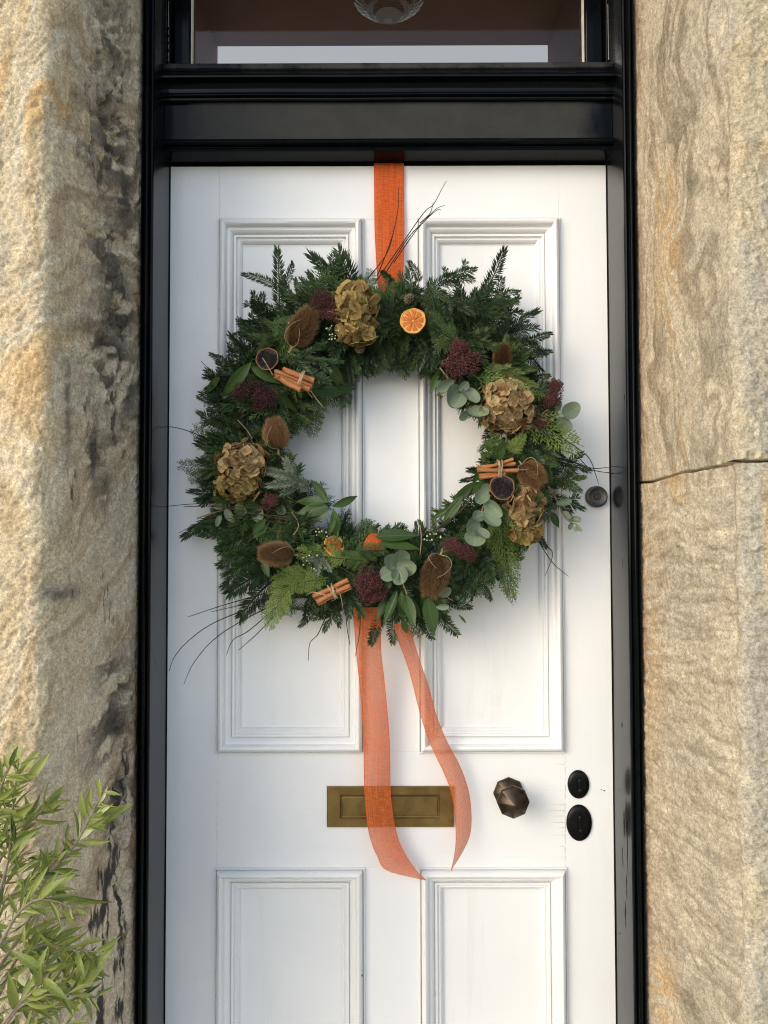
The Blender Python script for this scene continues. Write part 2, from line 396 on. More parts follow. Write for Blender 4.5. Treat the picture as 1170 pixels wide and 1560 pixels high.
def grid_obj(name, V, nu, nv, colr, parent, flip):
    me = bpy.data.meshes.new(name); n = nu*nv
    idx = np.arange(n).reshape(nv, nu)
    a, b, c, d = idx[:-1, :-1].ravel(), idx[:-1, 1:].ravel(), idx[1:, 1:].ravel(), idx[1:, :-1].ravel()
    F = np.stack([a, b, c, d] if not flip else [a, d, c, b], 1)
    me.vertices.add(n); me.vertices.foreach_set('co', V.astype(np.float32).ravel())
    me.loops.add(F.size); me.loops.foreach_set('vertex_index', F.astype(np.int32).ravel())
    me.polygons.add(len(F)); me.polygons.foreach_set('loop_start', np.arange(0, F.size, 4, dtype=np.int32))
    me.update(calc_edges=True)
    ca = me.attributes.new('stone_colour', 'FLOAT_COLOR', 'POINT')
    ca.data.foreach_set('color', np.concatenate([colr, np.ones((n, 1))], 1).astype(np.float32).ravel())
    me.materials.append(M['stone']); me.shade_smooth(); me.validate()
    return link(name, me, parent)
def lerp(c, colour, m): return c*(1-m[:, None]) + np.array(colour)*m[:, None]

def stone(side, zlo, zhi, parent, seed, label=None):
    """One dressed stone: return into the doorway, worn arris and outer face; zlo/zhi give its beds as functions of the run s."""
    X, Y, nx, ny, s = wall_path(side); nu = len(X)
    z0, z1 = zlo(s), zhi(s); nv = int((z1-z0).mean()/0.0024)
    T = np.linspace(0, 1, nv)[:, None]
    Z = (z0[None]*(1-T) + z1[None]*T).ravel()
    x, y, nx, ny, s = (np.tile(a, nv) for a in (X, Y, nx, ny, s))
    z = Z; ff = sst(-0.004, 0.022, s)          # 0 on the return, 1 on the outer face
    ar = np.exp(-(s/0.022)**2)
    big = fbm(s*9, z*9, 0*z+seed, 4, seed); mid = fbm(s*38, z*34, 0*z, 4, seed+3); fine = fbm(s*150, z*140, 0*z, 3, seed+5)
    warp = fbm(s*7, z*5, 0*z+2, 4, seed+11)-0.5
    def veins(a, b, wv, f, sd_):
        """Bedding seen on a cut face: noise drawn out along the direction that keeps a*z + b*s constant."""
        v = a*z + b*s + wv*warp; u = b*z - a*s
        return fbm(v*f, u*3.0, 0*z, 5, seed+sd_)
    dsp = (big-0.5)*0.005 - ar*0.010*sst(0.4, 0.8, fbm(s*3, z*13, 0*z, 4, seed+2)) - ar*0.002
    peck = fbm(s*95+z*30, z*70, 0*z, 3, seed+8)
    dsp += ff*((mid-0.5)*0.0015 + (peck-0.5)*0.0035 + (fine-0.5)*0.0035)
    def ridge(a, b, F, G, sd_):
        """Fine sharp-crested tooling marks running along b."""
        return (1-np.abs(2*fbm(a*F, b*G, 0*z, 3, seed+sd_)-1))**2
    if side < 0:
        rg_ = ridge(z*0.75 + s + 0.12*warp, s*0.75 - z, 130, 45, 90)*ff + ridge(z*0.85 + s*0.5 + 0.15*warp, z*0.5 - s*0.85, 95, 22, 91)*(1-ff)
        dsp += (rg_-0.6)*(0.0042*ff + 0.0018*(1-ff))
        vl = veins(0.80, 0.60, 0.22, 52, 80); vf = veins(0.35, 1.0, 0.25, 46, 81); vn_ = vl*(1-ff) + vf*ff
        rough = blobs(y, z, [(170, 60, 28, 70, .7), (175, 230, 32, 120, 1), (185, 420, 24, 90, 1), (180, 560, 26, 40, .8), (150, 690, 22, 70, .5), (190, 1060, 14, 60, 1), (190, 1240, 14, 150, .9), (140, 400, 12, 160, .6)], side)
        rough *= (1-ff)*sst(0.40, 0.60, fbm(s*22, z*16, 0*z, 4, seed+20)+0.12)
        crag = fbm(s*60, z*46, 0*z, 4, seed+21)
        dsp += (1-ff)*((mid-0.5)*0.0010 + (fine-0.5)*0.0018 + (vl-0.5)*0.0035) - rough*0.018*sst(0.42, 0.58, crag)
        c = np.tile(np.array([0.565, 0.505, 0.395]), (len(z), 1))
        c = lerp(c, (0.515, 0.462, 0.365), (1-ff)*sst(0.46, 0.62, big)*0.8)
        c = lerp(c, (0.60, 0.515, 0.375), (1-ff)*sst(-0.17, -0.05, s)*0.8)  # return coloured paler than the face to offset its shade
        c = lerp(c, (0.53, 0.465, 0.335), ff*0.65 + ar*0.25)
        c = lerp(c, (0.395, 0.365, 0.31), ff*sst(0.47, 0.62, fbm(s*22+warp*2, z*1.6, 0*z, 4, seed+30))*0.55)
        c = lerp(c, (0.33, 0.245, 0.15), sst(0.54, 0.66, vn_)*(0.50-0.12*ff))
        c = lerp(c, (0.64, 0.59, 0.49), sst(0.46, 0.36, vn_)*0.55)
        org = blobs(y, z, [(86, 140, 30, 70, 1), (70, 545, 34, 110, .85), (62, 790, 16, 200, .45), (52, 1080, 18, 150, .85), (95, 20, 26, 50, .5), (98, 330, 22, 120, .5), (60, 950, 20, 60, .4)], side)
        c = lerp(c, (0.56, 0.36, 0.155), np.clip(org*1.2, 0, 1)*sst(0.36, 0.60, veins(0.5, 1.0, 0.3, 28, 33))*0.58)
        soot = blobs(y, z, [(165, 20, 26, 60, .45), (180, 90, 22, 60, .6), (172, 230, 34, 80, .85), (190, 300, 20, 70, .9), (168, 390, 28, 60, .8), (185, 470, 26, 70, 1.0), (170, 545, 38, 50, 1.0), (190, 590, 24, 60, .9), (107, 600, 5, 110, .6), (150, 690, 8, 50, .9), (162, 745, 9, 40, .6), (185, 680, 26, 14, .8), (95, 905, 26, 13, .7), (170, 1020, 18, 30, .8), (175, 1110, 30, 70, .9), (165, 1230, 26, 70, .7)], side)
        n5 = fbm(s*20+z*6, z*46+s*10, 0*z, 5, seed+40)
        c = lerp(c, (0.078, 0.073, 0.070), (1-ff)*np.clip(soot*1.15, 0, 1)*sst(0.39, 0.52, n5)*0.96)
        pit = sst(0.58, 0.66, fbm(s*60+z*20, z*44, 0*z, 4, seed+41))*blobs(y, z, [(180, 100, 36, 120, .8), (175, 260, 40, 200, 1), (175, 600, 40, 100, 1), (190, 1100, 20, 100, .8)], side)*(1-ff)
        c = lerp(c, (0.05, 0.046, 0.04), pit*0.85); dsp -= pit*0.003
        tar = blobs(y, z, [(165, 1330, 20, 66, 1.25), (158, 1385, 20, 30, 1.15), (177, 1290, 15, 70, 1.0), (183, 1440, 9, 100, 1.15), (163, 1430, 7, 60, 1.05), (156, 1545, 7, 50, 1.1), (183, 1540, 8, 70, 1.1), (180, 1225, 16, 60, .95)], side)
        tn = (fbm(s*40, z*7, 0*z, 5, seed+44)-0.5)*1.0 + (fbm(s*190, z*38, 0*z, 4, seed+45)-0.5)*0.75
        c = lerp(c, (0.042, 0.041, 0.044), (1-ff)*sst(0.40, 0.60, tar*0.60 + tn*1.25)*0.95)
        iso = fbm(s*15+z*9, z*8, 0*z, 5, seed+70); crk = np.exp(-((iso-0.5)/0.009)**2)*(1-ff)*blobs(y, z, [(150, 240, 26, 90, 1), (185, 300, 30, 200, 1), (175, 600, 40, 160, .8), (170, 1050, 30, 130, .9), (195, 1380, 14, 200, .6), (110, 130, 30, 60, .5)], side)
        crk = crk*sst(0.42, 0.58, fbm(s*12, z*8, 0*z, 3, seed+71)+0.04); dsp -= crk*0.006; c = lerp(c, (0.06, 0.053, 0.045), crk*0.9)
        edge = sst(-0.118, -0.095, y)*blobs(y, z, [(205, 460, 12, 70, 1), (205, 1300, 14, 300, 1)], side)
        c = lerp(c, (0.40, 0.27, 0.155), np.clip(edge*1.4, 0, 1)*0.8)
    else:
        low = sst(1.50, 1.42, z)
        rl = ridge(z - 0.05*s + 0.05*warp, s + 0.2*z, 105, 38, 92); ru = ridge(s*1.0 + 0.30*(z-1.55) + 0.20*warp, z*0.9 - s*0.5, 120, 26, 93); rf = ridge(z*0.8 + s, s*0.8 - z, 100, 62, 94)
        rg_ = (rl*low + ru*(1-low))*(1-ff) + rf*ff
        dsp += (rg_-0.6)*((0.0036*low + 0.0016*(1-low))*(1-ff) + 0.0046*ff)
        # upper stone: fan of veins that lean away from the frame; lower stone: near-level ripples left by the mason
        zc = z - 1.55; vu = fbm((s*1.0 + 0.30*zc - 0.35*zc*zc + 0.20*warp)*105, (z*0.9 - s*0.5)*3.6, 0*z, 6, seed+80)
        vw = fbm((z - 0.06*s + 0.05*warp)*120, s*22 - z*3, 0*z, 5, seed+81); vf = fbm(s*30, z*26 - s*20, 0*z, 5, seed+82)
        vv = (vu*(1-low) + vw*low)*(1-ff) + vf*ff
        dsp += (1-ff)*((mid-0.5)*0.0010 + (fine-0.5)*0.0022 + (vv-0.5)*(0.0030+0.0035*low)) + ff*(vf-0.5)*0.005
        dsp -= blobs(y, z, [(1085, 270, 18, 36, 1)], side)*(1-ff)*0.012*sst(0.35, 0.55, mid)
        dsp += ff*(0.008*sst(2.085, 2.079, z) - 0.005*np.exp(-((z-2.082)/0.004)**2))
        c = np.tile(np.array([0.44, 0.395, 0.312]), (len(z), 1))
        c = lerp(c, (0.385, 0.352, 0.29), sst(0.44, 0.62, fbm(s*6, z*7, 0*z+4, 4, seed+13))*0.9)
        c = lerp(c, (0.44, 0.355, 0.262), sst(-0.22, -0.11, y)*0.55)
        c = lerp(c, (0.20, 0.162, 0.11), sst(0.50, 0.70, vv)*(0.58-0.24*low-0.1*ff))
        c = lerp(c, (0.50, 0.455, 0.365), sst(0.47, 0.36, vv)*(0.45+0.1*low))
        c = lerp(c, (0.40, 0.375, 0.325), ff*0.55)
        c = lerp(c, (0.33, 0.318, 0.29), ff*sst(0.48, 0.62, fbm(s*12, z*7, 0*z, 4, seed+17))*0.4)
        c = lerp(c, (0.47, 0.41, 0.28), ff*sst(0.5, 0.62, fbm(s*9+5, z*8, 0*z, 4, seed+18))*0.6)
        org = blobs(y, z, [(1015, 380, 16, 120, 1), (1042, 655, 8, 40, .9), (1028, 745, 14, 26, .8), (1118, 60, 12, 60, .4), (1010, 1510, 20, 50, .8), (985, 1000, 14, 200, .45), (1118, 225, 30, 14, .6)], side)
        c = lerp(c, (0.54, 0.355, 0.16), np.clip(org*1.1, 0, 1)*0.65*sst(0.36, 0.58, vv))
        c = lerp(c, (0.58, 0.40, 0.15), ff*np.exp(-((s-0.052+0.02*warp)/0.006)**2)*sst(0.44, 0.56, fbm(s*20, z*5, 0*z, 3, seed+19))*0.7*low)
        drk = blobs(y, z, [(1040, 210, 38, 50, .75), (1085, 268, 14, 34, 1.1), (1052, 285, 18, 34, .85), (1075, 540, 22, 70, .6), (1005, 530, 26, 40, .55), (1010, 60, 24, 40, .5), (1062, 640, 30, 60, .45), (1110, 30, 10, 50, .9), (1105, 130, 8, 80, .6), (1055, 1540, 30, 30, .7)], side)  # dark patches; the one in the chip is painted shade
        c = lerp(c, (0.15, 0.135, 0.105), (1-ff)*np.clip(drk*1.1, 0, 1)*sst(0.40, 0.58, fbm(s*40+z*8, z*20, 0*z, 5, seed+27))*0.8)
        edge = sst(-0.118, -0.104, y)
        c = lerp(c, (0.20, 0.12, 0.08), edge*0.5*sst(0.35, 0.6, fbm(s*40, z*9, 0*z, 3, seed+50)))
        cr = np.abs(z - (at(1100, 838, -0.3).z + 0.018*(fbm(s*16, 0*z, 0*z, 4, seed+60)-0.5)))
        ck = np.exp(-(cr/0.0022)**2)*sst(-0.20, -0.10, s)*low*sst(0.35, 0.55, fbm(s*25, 0*z, 0*z+3, 3, seed+61))
        dsp -= 0.003*ck; c = lerp(c, (0.24, 0.21, 0.165), ck*0.55)
    c = c*np.array([1.12, 1.085, 1.02])*(0.88 + 0.20*rg_[:, None])*(0.92 + 0.18*sst(0.3, 0.7, fine)[:, None])  # crests lightened in colour as painted highlights on the tool marks
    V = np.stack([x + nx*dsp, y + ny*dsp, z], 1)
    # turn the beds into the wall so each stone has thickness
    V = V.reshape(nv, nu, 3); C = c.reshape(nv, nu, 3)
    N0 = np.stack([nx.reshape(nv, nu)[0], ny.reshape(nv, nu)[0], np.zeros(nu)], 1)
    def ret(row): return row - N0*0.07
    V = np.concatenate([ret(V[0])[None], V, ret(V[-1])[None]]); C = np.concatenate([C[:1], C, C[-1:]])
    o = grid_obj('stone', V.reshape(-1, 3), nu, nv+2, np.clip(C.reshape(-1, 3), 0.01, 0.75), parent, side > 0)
    if label: o['label'] = label
    return o
def const(v): return lambda s: np.full_like(s, v)
TOPZ = 2.62
lw = thing('stone_wall', 'weathered sandstone wall with sooty black stains beside the green shrub', 'wall', (-0.7, -0.2, -0.16))
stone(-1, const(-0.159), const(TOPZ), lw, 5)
rw = thing('stone_wall', 'tan sandstone wall with an open dark joint across it on the door knob side', 'wall', (0.7, -0.2, -0.16))
jz0, jz1 = at(975, 736, -0.11).z, at(1112, 704, YA).z
def joint(s): 
    t = np.clip((s + 0.27)/0.27, 0, 1.6); return jz0 + (jz1-jz0)*np.minimum(t, 1) + 0.0012*np.sin(s*38) + 0.0006*np.sin(s*97+1)
stone(1, const(-0.159), lambda s: joint(s)-0.0024, rw, 9, 'lower stone with rippled tool marks')
stone(1, lambda s: joint(s)+0.0024, const(TOPZ), rw, 14, 'upper stone with dark wavy bedding')
for side, par in ((-1, lw), (1, rw)):
    mb = MB(); xs = sorted((side*0.50, side*0.90)); mb.box((xs[0], -0.31, -0.159), (xs[1], 0.25, TOPZ)); mb.build('wall_core', M['paving'], par)
    mb = MB(); xs = sorted((side*(XIN+0.03), side*0.4985)); mb.box((xs[0], -0.18, -0.159), (xs[1], 0.25, TOPZ)); mb.build('wall_core', M['paving'], par)

# ------------------------------------------------------------------ black door frame
XJ = 0.425
fr = thing('door_frame', 'glossy black painted timber frame round the white door', 'door frame', (0, -0.05, 0))
for side in (-1, 1):
    P = [(0.425, 0.06), (0.425, -0.1015), (0.4262, -0.1045), (0.4285, -0.1055), (0.4300, -0.1035), (0.4306, -0.0990), (0.4318, -0.0990),
         (0.4322, -0.1050), (0.4335, -0.1090), (0.4360, -0.1110), (0.4385, -0.1105), (0.4403, -0.1080), (0.4410, -0.1020), (0.4420, -0.1010),
         (0.4422, -0.1060), (0.4436, -0.1080), (0.4455, -0.1075), (0.4470, -0.1050), (0.4474, -0.095), (0.4474, 0.06)]
    mb = MB(); rows = []
    zs = np.linspace(-0.0, 2.6, 60)
    for zz in zs:
        wob = 0.0006*mnoise.noise(Vector((side*3, 0, zz*4)))
        rows.append([mb.add((side*(x+wob), y, zz)) for x, y in P])
    for a, b in zip(rows, rows[1:]):
        for k in range(len(P)-1):
            q = (a[k], a[k+1], b[k+1], b[k]); mb.face(q if side > 0 else q[::-1])
    o = mb.build('jamb', [M['black'], M['jamb']], fr, auto=35)
    for f_ in o.data.polygons: f_.material_index = 1 if f_.index % (len(P)-1) == 0 else 0
# transom: mouldings above and below a flat fascia
def ZR(row, y): return at(590, row, y).z
def extrude_x(prof, name, mat, parent, x0=-XJ, x1=XJ, n=48, smooth=40):
    mb = MB(); rows = []
    for xx in np.linspace(x0, x1, n):
        rows.append([mb.add((xx, y + 0.0004*mnoise.noise(Vector((xx*7, z*30, 1))), z + 0.0005*mnoise.noise(Vector((xx*6, z*20, 5))))) for y, z in prof])
    for a, b in zip(rows, rows[1:]):
        for k in range(len(prof)-1): mb.face((a[k], b[k], b[k+1], a[k+1]))
    return mb.build(name, mat, parent, auto=smooth)
zs0 = 2.104
zb = ZR(212, -0.05); zt = ZR(153, -0.045)
extrude_x([(0.05, zs0), (-0.043, zs0), (-0.046, zs0+0.001), (-0.0475, zs0+0.004), (-0.046, zs0+0.0075), (-0.043, zs0+0.0085), (-0.043, zs0+0.010), (-0.050, zs0+0.0115),
           (-0.0535, zs0+0.0155), (-0.0525, zs0+0.020), (-0.048, zs0+0.0235), (-0.043, zs0+0.0245), (-0.041, zb), (-0.030, zb)], 'head_moulding', M['black'], fr)
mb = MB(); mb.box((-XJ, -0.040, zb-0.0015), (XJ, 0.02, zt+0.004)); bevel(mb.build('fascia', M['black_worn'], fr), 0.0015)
def r2(row, y): return ZR(row, y)
extrude_x([(-0.030, zt), (-0.044, zt), (-0.0475, r2(151.5, -0.05)), (-0.0490, r2(149, -0.05)), (-0.0490, r2(147, -0.05)), (-0.053, r2(146, -0.053)), (-0.0555, r2(144, -0.055)), (-0.0555, r2(142, -0.055)),
           (-0.053, r2(140, -0.053)), (-0.052, r2(139.5, -0.053)), (-0.0525, r2(135, -0.053)), (-0.055, r2(129, -0.055)), (-0.061, r2(123, -0.061)), (-0.068, r2(119.5, -0.068)), (-0.0700, r2(118.5, -0.07)), (-0.0735, r2(117, -0.073)), (-0.0745, r2(114.5, -0.074)),
           (-0.0735, r2(112, -0.073)), (-0.067, r2(110, -0.068)), (-0.052, r2(106, -0.052)), (-0.052, r2(104, -0.052))], 'transom_moulding', M['black'], fr)
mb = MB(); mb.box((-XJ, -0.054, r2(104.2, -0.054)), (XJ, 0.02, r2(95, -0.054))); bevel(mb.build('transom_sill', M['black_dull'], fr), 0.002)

# ------------------------------------------------------------------ fanlight with the hall behind it
zf0 = r2(95, -0.054)
fl = thing('fanlight', 'clear glass window in a black frame above the white door', 'window', (0, 0, zf0))
xl, xr_ = at(291, 60, 0.0).x, at(890, 60, 0.0).x
xl1, xr1 = at(258, 60, -0.03).x, at(925, 60, -0.03).x
for a, b in ((-XJ, xl1), (xr1, XJ)):
    mb = MB(); mb.box((a, -0.022, zf0-0.004), (b, 0.03, 2.6)); bevel(mb.build('outer_stile', M['black'], fl), 0.003)
for a, b in ((xl1+0.0005, xl), (xr_, xr1-0.0005)):
    mb = MB(); mb.box((a, -0.006, zf0-0.004), (b, 0.022, 2.56)); bevel(mb.build('stile', M['black'], fl), 0.004)
mb = MB(); mb.box((xl, -0.006, 2.56), (xr_, 0.022, 2.6)); mb.build('top_rail', M['black'], fl)
M['putty'] = mat_plain('cream_putty', (0.55, 0.50, 0.40), (0.68, 0.64, 0.54), 50, 0.6)
for a, b in ((xl, xl+0.003), (xr_-0.003, xr_)):
    mb = MB(); mb.box((a+0.0003, -0.001, zf0-0.003), (b-0.0003, 0.009, 2.559)); mb.build('putty_line', M['putty'], fl)
g = NT('window_glass'); g.t.nodes.remove(g.b)
tr = g.n('BsdfTransparent'); gl = g.n('BsdfGlossy'); gl.inputs['Roughness'].default_value = 0.02
fz = g.n('Fresnel'); fz.inputs[0].default_value = 1.27; mx = g.n('MixShader')
g.l(fz.outputs[0], mx.inputs[0]); g.l(tr.outputs[0], mx.inputs[1]); g.l(gl.outputs[0], mx.inputs[2]); g.l(mx.outputs[0], g.out.inputs[0])
mb = MB(); mb.box((xl, 0.0095, zf0-0.003), (xr_, 0.0125, 2.5605)); mb.build('pane', g.m, fl)
HY = 1.0; CZ = at(590, 69, HY).z
hx0, hx1 = at(331, 80, HY).x, at(835, 80, HY).x
for nm, a, b in (('hallway_ceiling', (-1.2, 0.07, CZ), (1.2, HY+0.1, CZ+0.1)), ('hallway_wall', (hx0-0.05, 0.3, 1.0), (hx0-0.0005, HY+0.06, CZ-0.0005)),
                 ('hallway_wall', (hx1+0.0005, 0.3, 1.0), (hx1+0.05, HY+0.06, CZ-0.0005)), ('hallway_wall', (-1.2, 0.07, 1.0), (-0.52, 0.12, CZ-0.0005)), ('hallway_wall', (0.52, 0.07, 1.0), (1.2, 0.12, CZ-0.0005)),
                 ('hallway_wall', (hx0-0.05, HY+0.062, 1.0), (hx1+0.05, HY+0.1, CZ-0.0005)), ('hallway_floor', (-1.2, 0.07, 0.9), (1.2, HY+0.1, 0.9995)),
                 ('hallway_wall', (-1.25, 0.07, 0.9), (-1.2005, HY+0.1, CZ)), ('hallway_wall', (1.2005, 0.07, 0.9), (1.25, HY+0.1, CZ))):
    slab(nm, a, b, M['hall_brown'])
hl = NT('added_hall_glow'); hl.set(Base_Color=(0.6, 0.62, 0.63), Roughness=0.5)  # glowing panel added to give the bright strip at the hall's end
hl.b.inputs['Emission Color'].default_value = (0.88, 0.94, 1.0, 1); hl.b.inputs['Emission Strength'].default_value = 0.21
slab('hallway_glow_panel', (hx0+0.001, HY+0.001, 1.9), (hx1-0.001, HY+0.02, CZ-0.001), hl.m)
# pendant lamp
lampY = 0.45
pl = thing('pendant_lamp', 'fluted clear glass pendant lamp hanging in the dark hall behind the fanlight', 'lamp', (at(592, 0, lampY).x, lampY, CZ))
pc = at(592, 24, lampY); s_ = (1.481+lampY)/FPX
gm = NT('fluted_glass'); gm.set(Base_Color=(0.80, 0.70, 0.55), Roughness=0.12, Transmission_Weight=0.85, IOR=1.35)
mb = MB(); T = Matrix.Translation(pc); n = 64; rings = []
prof = [(0, 0), (20, 0), (22, 1.5), (24, 7), (33, 8), (36, 10), (38, 13), (47, 17), (54, 23), (58, 32), (60, 45), (59, 60), (50, 85), (20, 100)]
for r, h in prof:
    rings.append([mb.add(pc + Vector(((r*s_*(1+0.025*(k % 2)))*math.cos(2*math.pi*k/n), (r*s_*(1+0.025*(k % 2)))*math.sin(2*math.pi*k/n), h*s_*1.15))) for k in range(n)])
for a, b in zip(rings, rings[1:]):
    for k in range(n): mb.face((a[k], a[(k+1) % n], b[(k+1) % n], b[k]))
mb.build('lamp_shade', gm.m, pl)
mb = MB(); mb.tube([pc + Vector((0, 0, 100*s_*1.15)), Vector((pc.x, pc.y, CZ))], 0.006, n=8); mb.build('rod', M['brass'], pl)
# stone lintel over the doorway, and wall over it
mb = MB(); mb.box((-0.9, YA, TOPZ+0.002), (0.9, 0.25, 3.3)); o = mb.build('stone_lintel', M['paving']); o['kind'] = 'structure'

# scuffs in the jamb paint and rubbed edges of the fanlight frame
M['scuff'] = mat_plain('bare_dark_wood_scuff', (0.004, 0.004, 0.004), (0.012, 0.011, 0.010), 90, 0.8)
rj = random.Random(8)
def jamb_mark(y, z, ln, wd):
    mb = MB(); P = []; n = 7
    for i in range(n+1):
        t = i/n; P.append((y + 0.0016*rj.uniform(-1, 1), z - ln*t, wd*math.sin(math.pi*(0.08+0.9*t))*rj.uniform(.5, 1)))
    rows = [(mb.add((XJ-0.0007, a-c/2, b)), mb.add((XJ-0.0007, a+c/2, b))) for a, b, c in P]
    for p, q in zip(rows, rows[1:]): mb.face((p[0], p[1], q[1], q[0]))
    mb.build('paint_scuff', M['scuff'], fr)
for px, py, ln, wd in ((953, 1215, .07, .004), (950, 1235, .05, .007), (955, 1250, .10, .004), (948, 1290, .04, .003), (954, 1330, .05, .004), (952, 1372, .05, .006), (944, 1420, .006, .003), (947, 1100, .012, .004), (951, 600, .015, .003), (948, 850, .02, .002)):
    d = at(px, py, -0.07) - CAM; k = (XJ-0.0007-CAM.x)/d.x; p = CAM + d*k
    jamb_mark(p.y, p.z, ln, wd)
M['rubbed'] = mat_plain('rubbed_grey_edge', (0.16, 0.165, 0.165), (0.34, 0.34, 0.33), 120, 0.6)
for xe, lst in ((xl1, ((0, 40, .9), (44, 52, .6), (56, 62, .8), (66, 74, .5), (78, 92, .8))), (xr1, ((8, 26, 1.2), (26, 50, 1.8), (50, 92, 2.4)))):
    for y0, y1, wpx in lst:
        mb = MB(); n = 6; z0, z1 = at(590, y0, -.0225).z, at(590, y1, -.0225).z; sg = -1 if xe < 0 else 1; rows = []
        for i in range(n+1):
            t = i/n; ww = wpx*0.0012*rj.uniform(.5, 1.2); x0 = xe + sg*0.0035; rows.append((mb.add((x0, -0.0226, z0+(z1-z0)*t)), mb.add((x0 + sg*ww, -0.0226, z0+(z1-z0)*t))))
        for p, q in zip(rows, rows[1:]): mb.face((p[0], p[1], q[1], q[0]))
        mb.build('rubbed_edge', M['rubbed'], fl)
# ================================================================== white door
DZ0, DZ1 = 0.012, 2.098
door = thing('front_door', 'white painted panelled front door with brass letter plate and bronze knob', 'door', (0, 0, DZ0))
def X(px, py=780): return at(px, py).x
def Zp(py, px=590): return at(px, py).z
# panel openings measured along the outer edge of their mouldings
PX = ((at(332, 331).x+at(329.5, 1147).x)/2, (at(553, 331).x+at(557, 1147).x)/2, (at(634, 335).x+at(638, 1147).x)/2, (at(852, 335).x+at(862, 1147).x)/2)
ZT, ZM, ZL = Zp(333), Zp(1147), Zp(1321)
ZBm = 0.235
DX = 0.423
def wood(name, a, b, mat, bw=0.0005):
    mb = MB(); mb.box(a, b); o = mb.build(name, mat, door); bevel(o, bw); return o
MW = 0.048                           # moulding width; the framing runs under its middle
h = 0.002
wood('stile', (-DX, 0, DZ0), (PX[0]+h, 0.045, DZ1), M['white_v'])
wood('stile', (PX[3]-h+0.0, 0, DZ0), (DX, 0.045, DZ1), M['white_v'])
gx0, gx1 = PX[0]+h+0.00005, PX[3]-h-0.00005
# rails show between the stiles; the stile edge sits at the outer edge of the moulding where the rail meets it
rail_x0, rail_x1 = gx0, gx1
for a, b in ((ZT-h, DZ1), (ZL-h, ZM+h), (DZ0, ZBm+h)):
    wood('rail', (rail_x0, 0.0002, a), (rail_x1, 0.045, b), M['white_h'])
for a, b in ((ZM+h+0.00005, ZT-h-0.00005), (ZBm+h+0.00005, ZL-h-0.00005)):
    wood('muntin', (PX[1]-h, 0.0001, a), (PX[2]+h, 0.045, b), M['white_v'])
MP = [(0.0, 0.001), (0.0003, -0.005), (0.0014, -0.0060), (0.0026, -0.0050), (0.0030, 0.0012), (0.0040, 0.0012), (0.0046, -0.0100), (0.0075, -0.0150), (0.0110, -0.0165), (0.0145, -0.0150),
      (0.0170, -0.0105), (0.0178, -0.0045), (0.0200, -0.0035), (0.0230, -0.0040), (0.0262, -0.0015), (0.0285, 0.0025), (0.0292, 0.0060), (0.0302, 0.0060),
      (0.0306, 0.0015), (0.0345, 0.0015), (0.0352, 0.0062), (0.0362, 0.0075), (0.0400, 0.0055), (0.0432, 0.0080), (0.0448, 0.0115), (0.0455, 0.0148), (0.0478, 0.0150), (0.0484, 0.0165)]
for (x0, x1) in ((PX[0], PX[1]), (PX[2], PX[3])):
    for (z0, z1) in ((ZM, ZT), (ZBm, ZL)):
        mb = MB(); mb.box((x0+h+0.0006, 0.0155, z0+h+0.0006), (x1-h-0.0006, 0.035, z1-h-0.0006))
        pn = mb.build('panel', M['white_v'], door)
        for (horizontal, parts) in ((False, (('l', 0), ('r', 0))), (True, (('t', 0), ('b', 0)))):
            for sd_, _ in parts:
                mb = MB(); n = 40; rows = []
                for i in range(n+1):
                    t = i/n; row = []
                    for s, y in MP:
                        if horizontal:
                            xx = x0+s + (x1-x0-2*s)*t; zz = z1-s if sd_ == 't' else z0+s
                        else:
                            zz = z0+s + (z1-z0-2*s)*t; xx = x0+s if sd_ == 'l' else x1-s
                        wv_ = 0.0005*mnoise.noise(Vector((xx*9, s*60, zz*9)))
                        row.append(mb.add((xx, y+wv_, zz)))
                    rows.append(row)
                fl_ = (sd_ in 'rt')
                for a, b in zip(rows, rows[1:]):
                    for k in range(len(MP)-1):
                        q = (a[k], a[k+1], b[k+1], b[k])
                        if sd_ in ('r', 'b'): q = q[::-1]
                        if horizontal: q = q[::-1] if False else q
                        mb.face(q)
                mb.build('moulding', M['white_h'] if horizontal else M['white_v'], pn, auto=38)
# letter plate
def px_rect(l, t, r, b): return at((l), (t+b)/2).x, at((l+r)/2, b).z, at(r, (t+b)/2).x, at((l+r)/2, t).z
a0, b0, a1, b1 = px_rect(498, 1197, 691, 1259)
c0, d0, c1, d1 = px_rect(521, 1212, 667, 1243)
lp_ = link('letter_plate', None, door)
mb = MB()
for (u0, v0, u1, v1) in ((a0, b0, a1, d0), (a0, d1, a1, b1), (a0, d0, c0, d1), (c1, d0, a1, d1)):
    mb.box((u0, -0.0055, v0), (u1, 0.0, v1))
plate = MB()
# one frame with a bevelled inner rebate
ring = [(a0, b0, a1, b1, -0.0005), (a0+.0004, b0+.0004, a1-.0004, b1-.0004, -0.0046), (a0+.0018, b0+.0018, a1-.0018, b1-.0018, -0.0058), (c0-.0035, d0-.0035, c1+.0035, d1+.0035, -0.0058), (c0-.001, d0-.001, c1+.001, d1+.001, -0.0030), (c0, d0, c1, d1, -0.0028), (c0, d0, c1, d1, -0.0002)]
rr = [[plate.add(p) for p in ((u0, y, v0), (u1, y, v0), (u1, y, v1), (u0, y, v1))] for u0, v0, u1, v1, y in ring]
for p, q in zip(rr, rr[1:]):
    for k in range(4): plate.face((p[k], p[(k+1) % 4], q[(k+1) % 4], q[k]))
plate.build('plate_frame', M['brass'], lp_)
mb = MB(); mb.box((c0+.0006, -0.0036, d0+.0006), (c1-.0006, -0.0004, d1-.0006)); bevel(mb.build('flap', M['brass'], lp_), 0.0012)
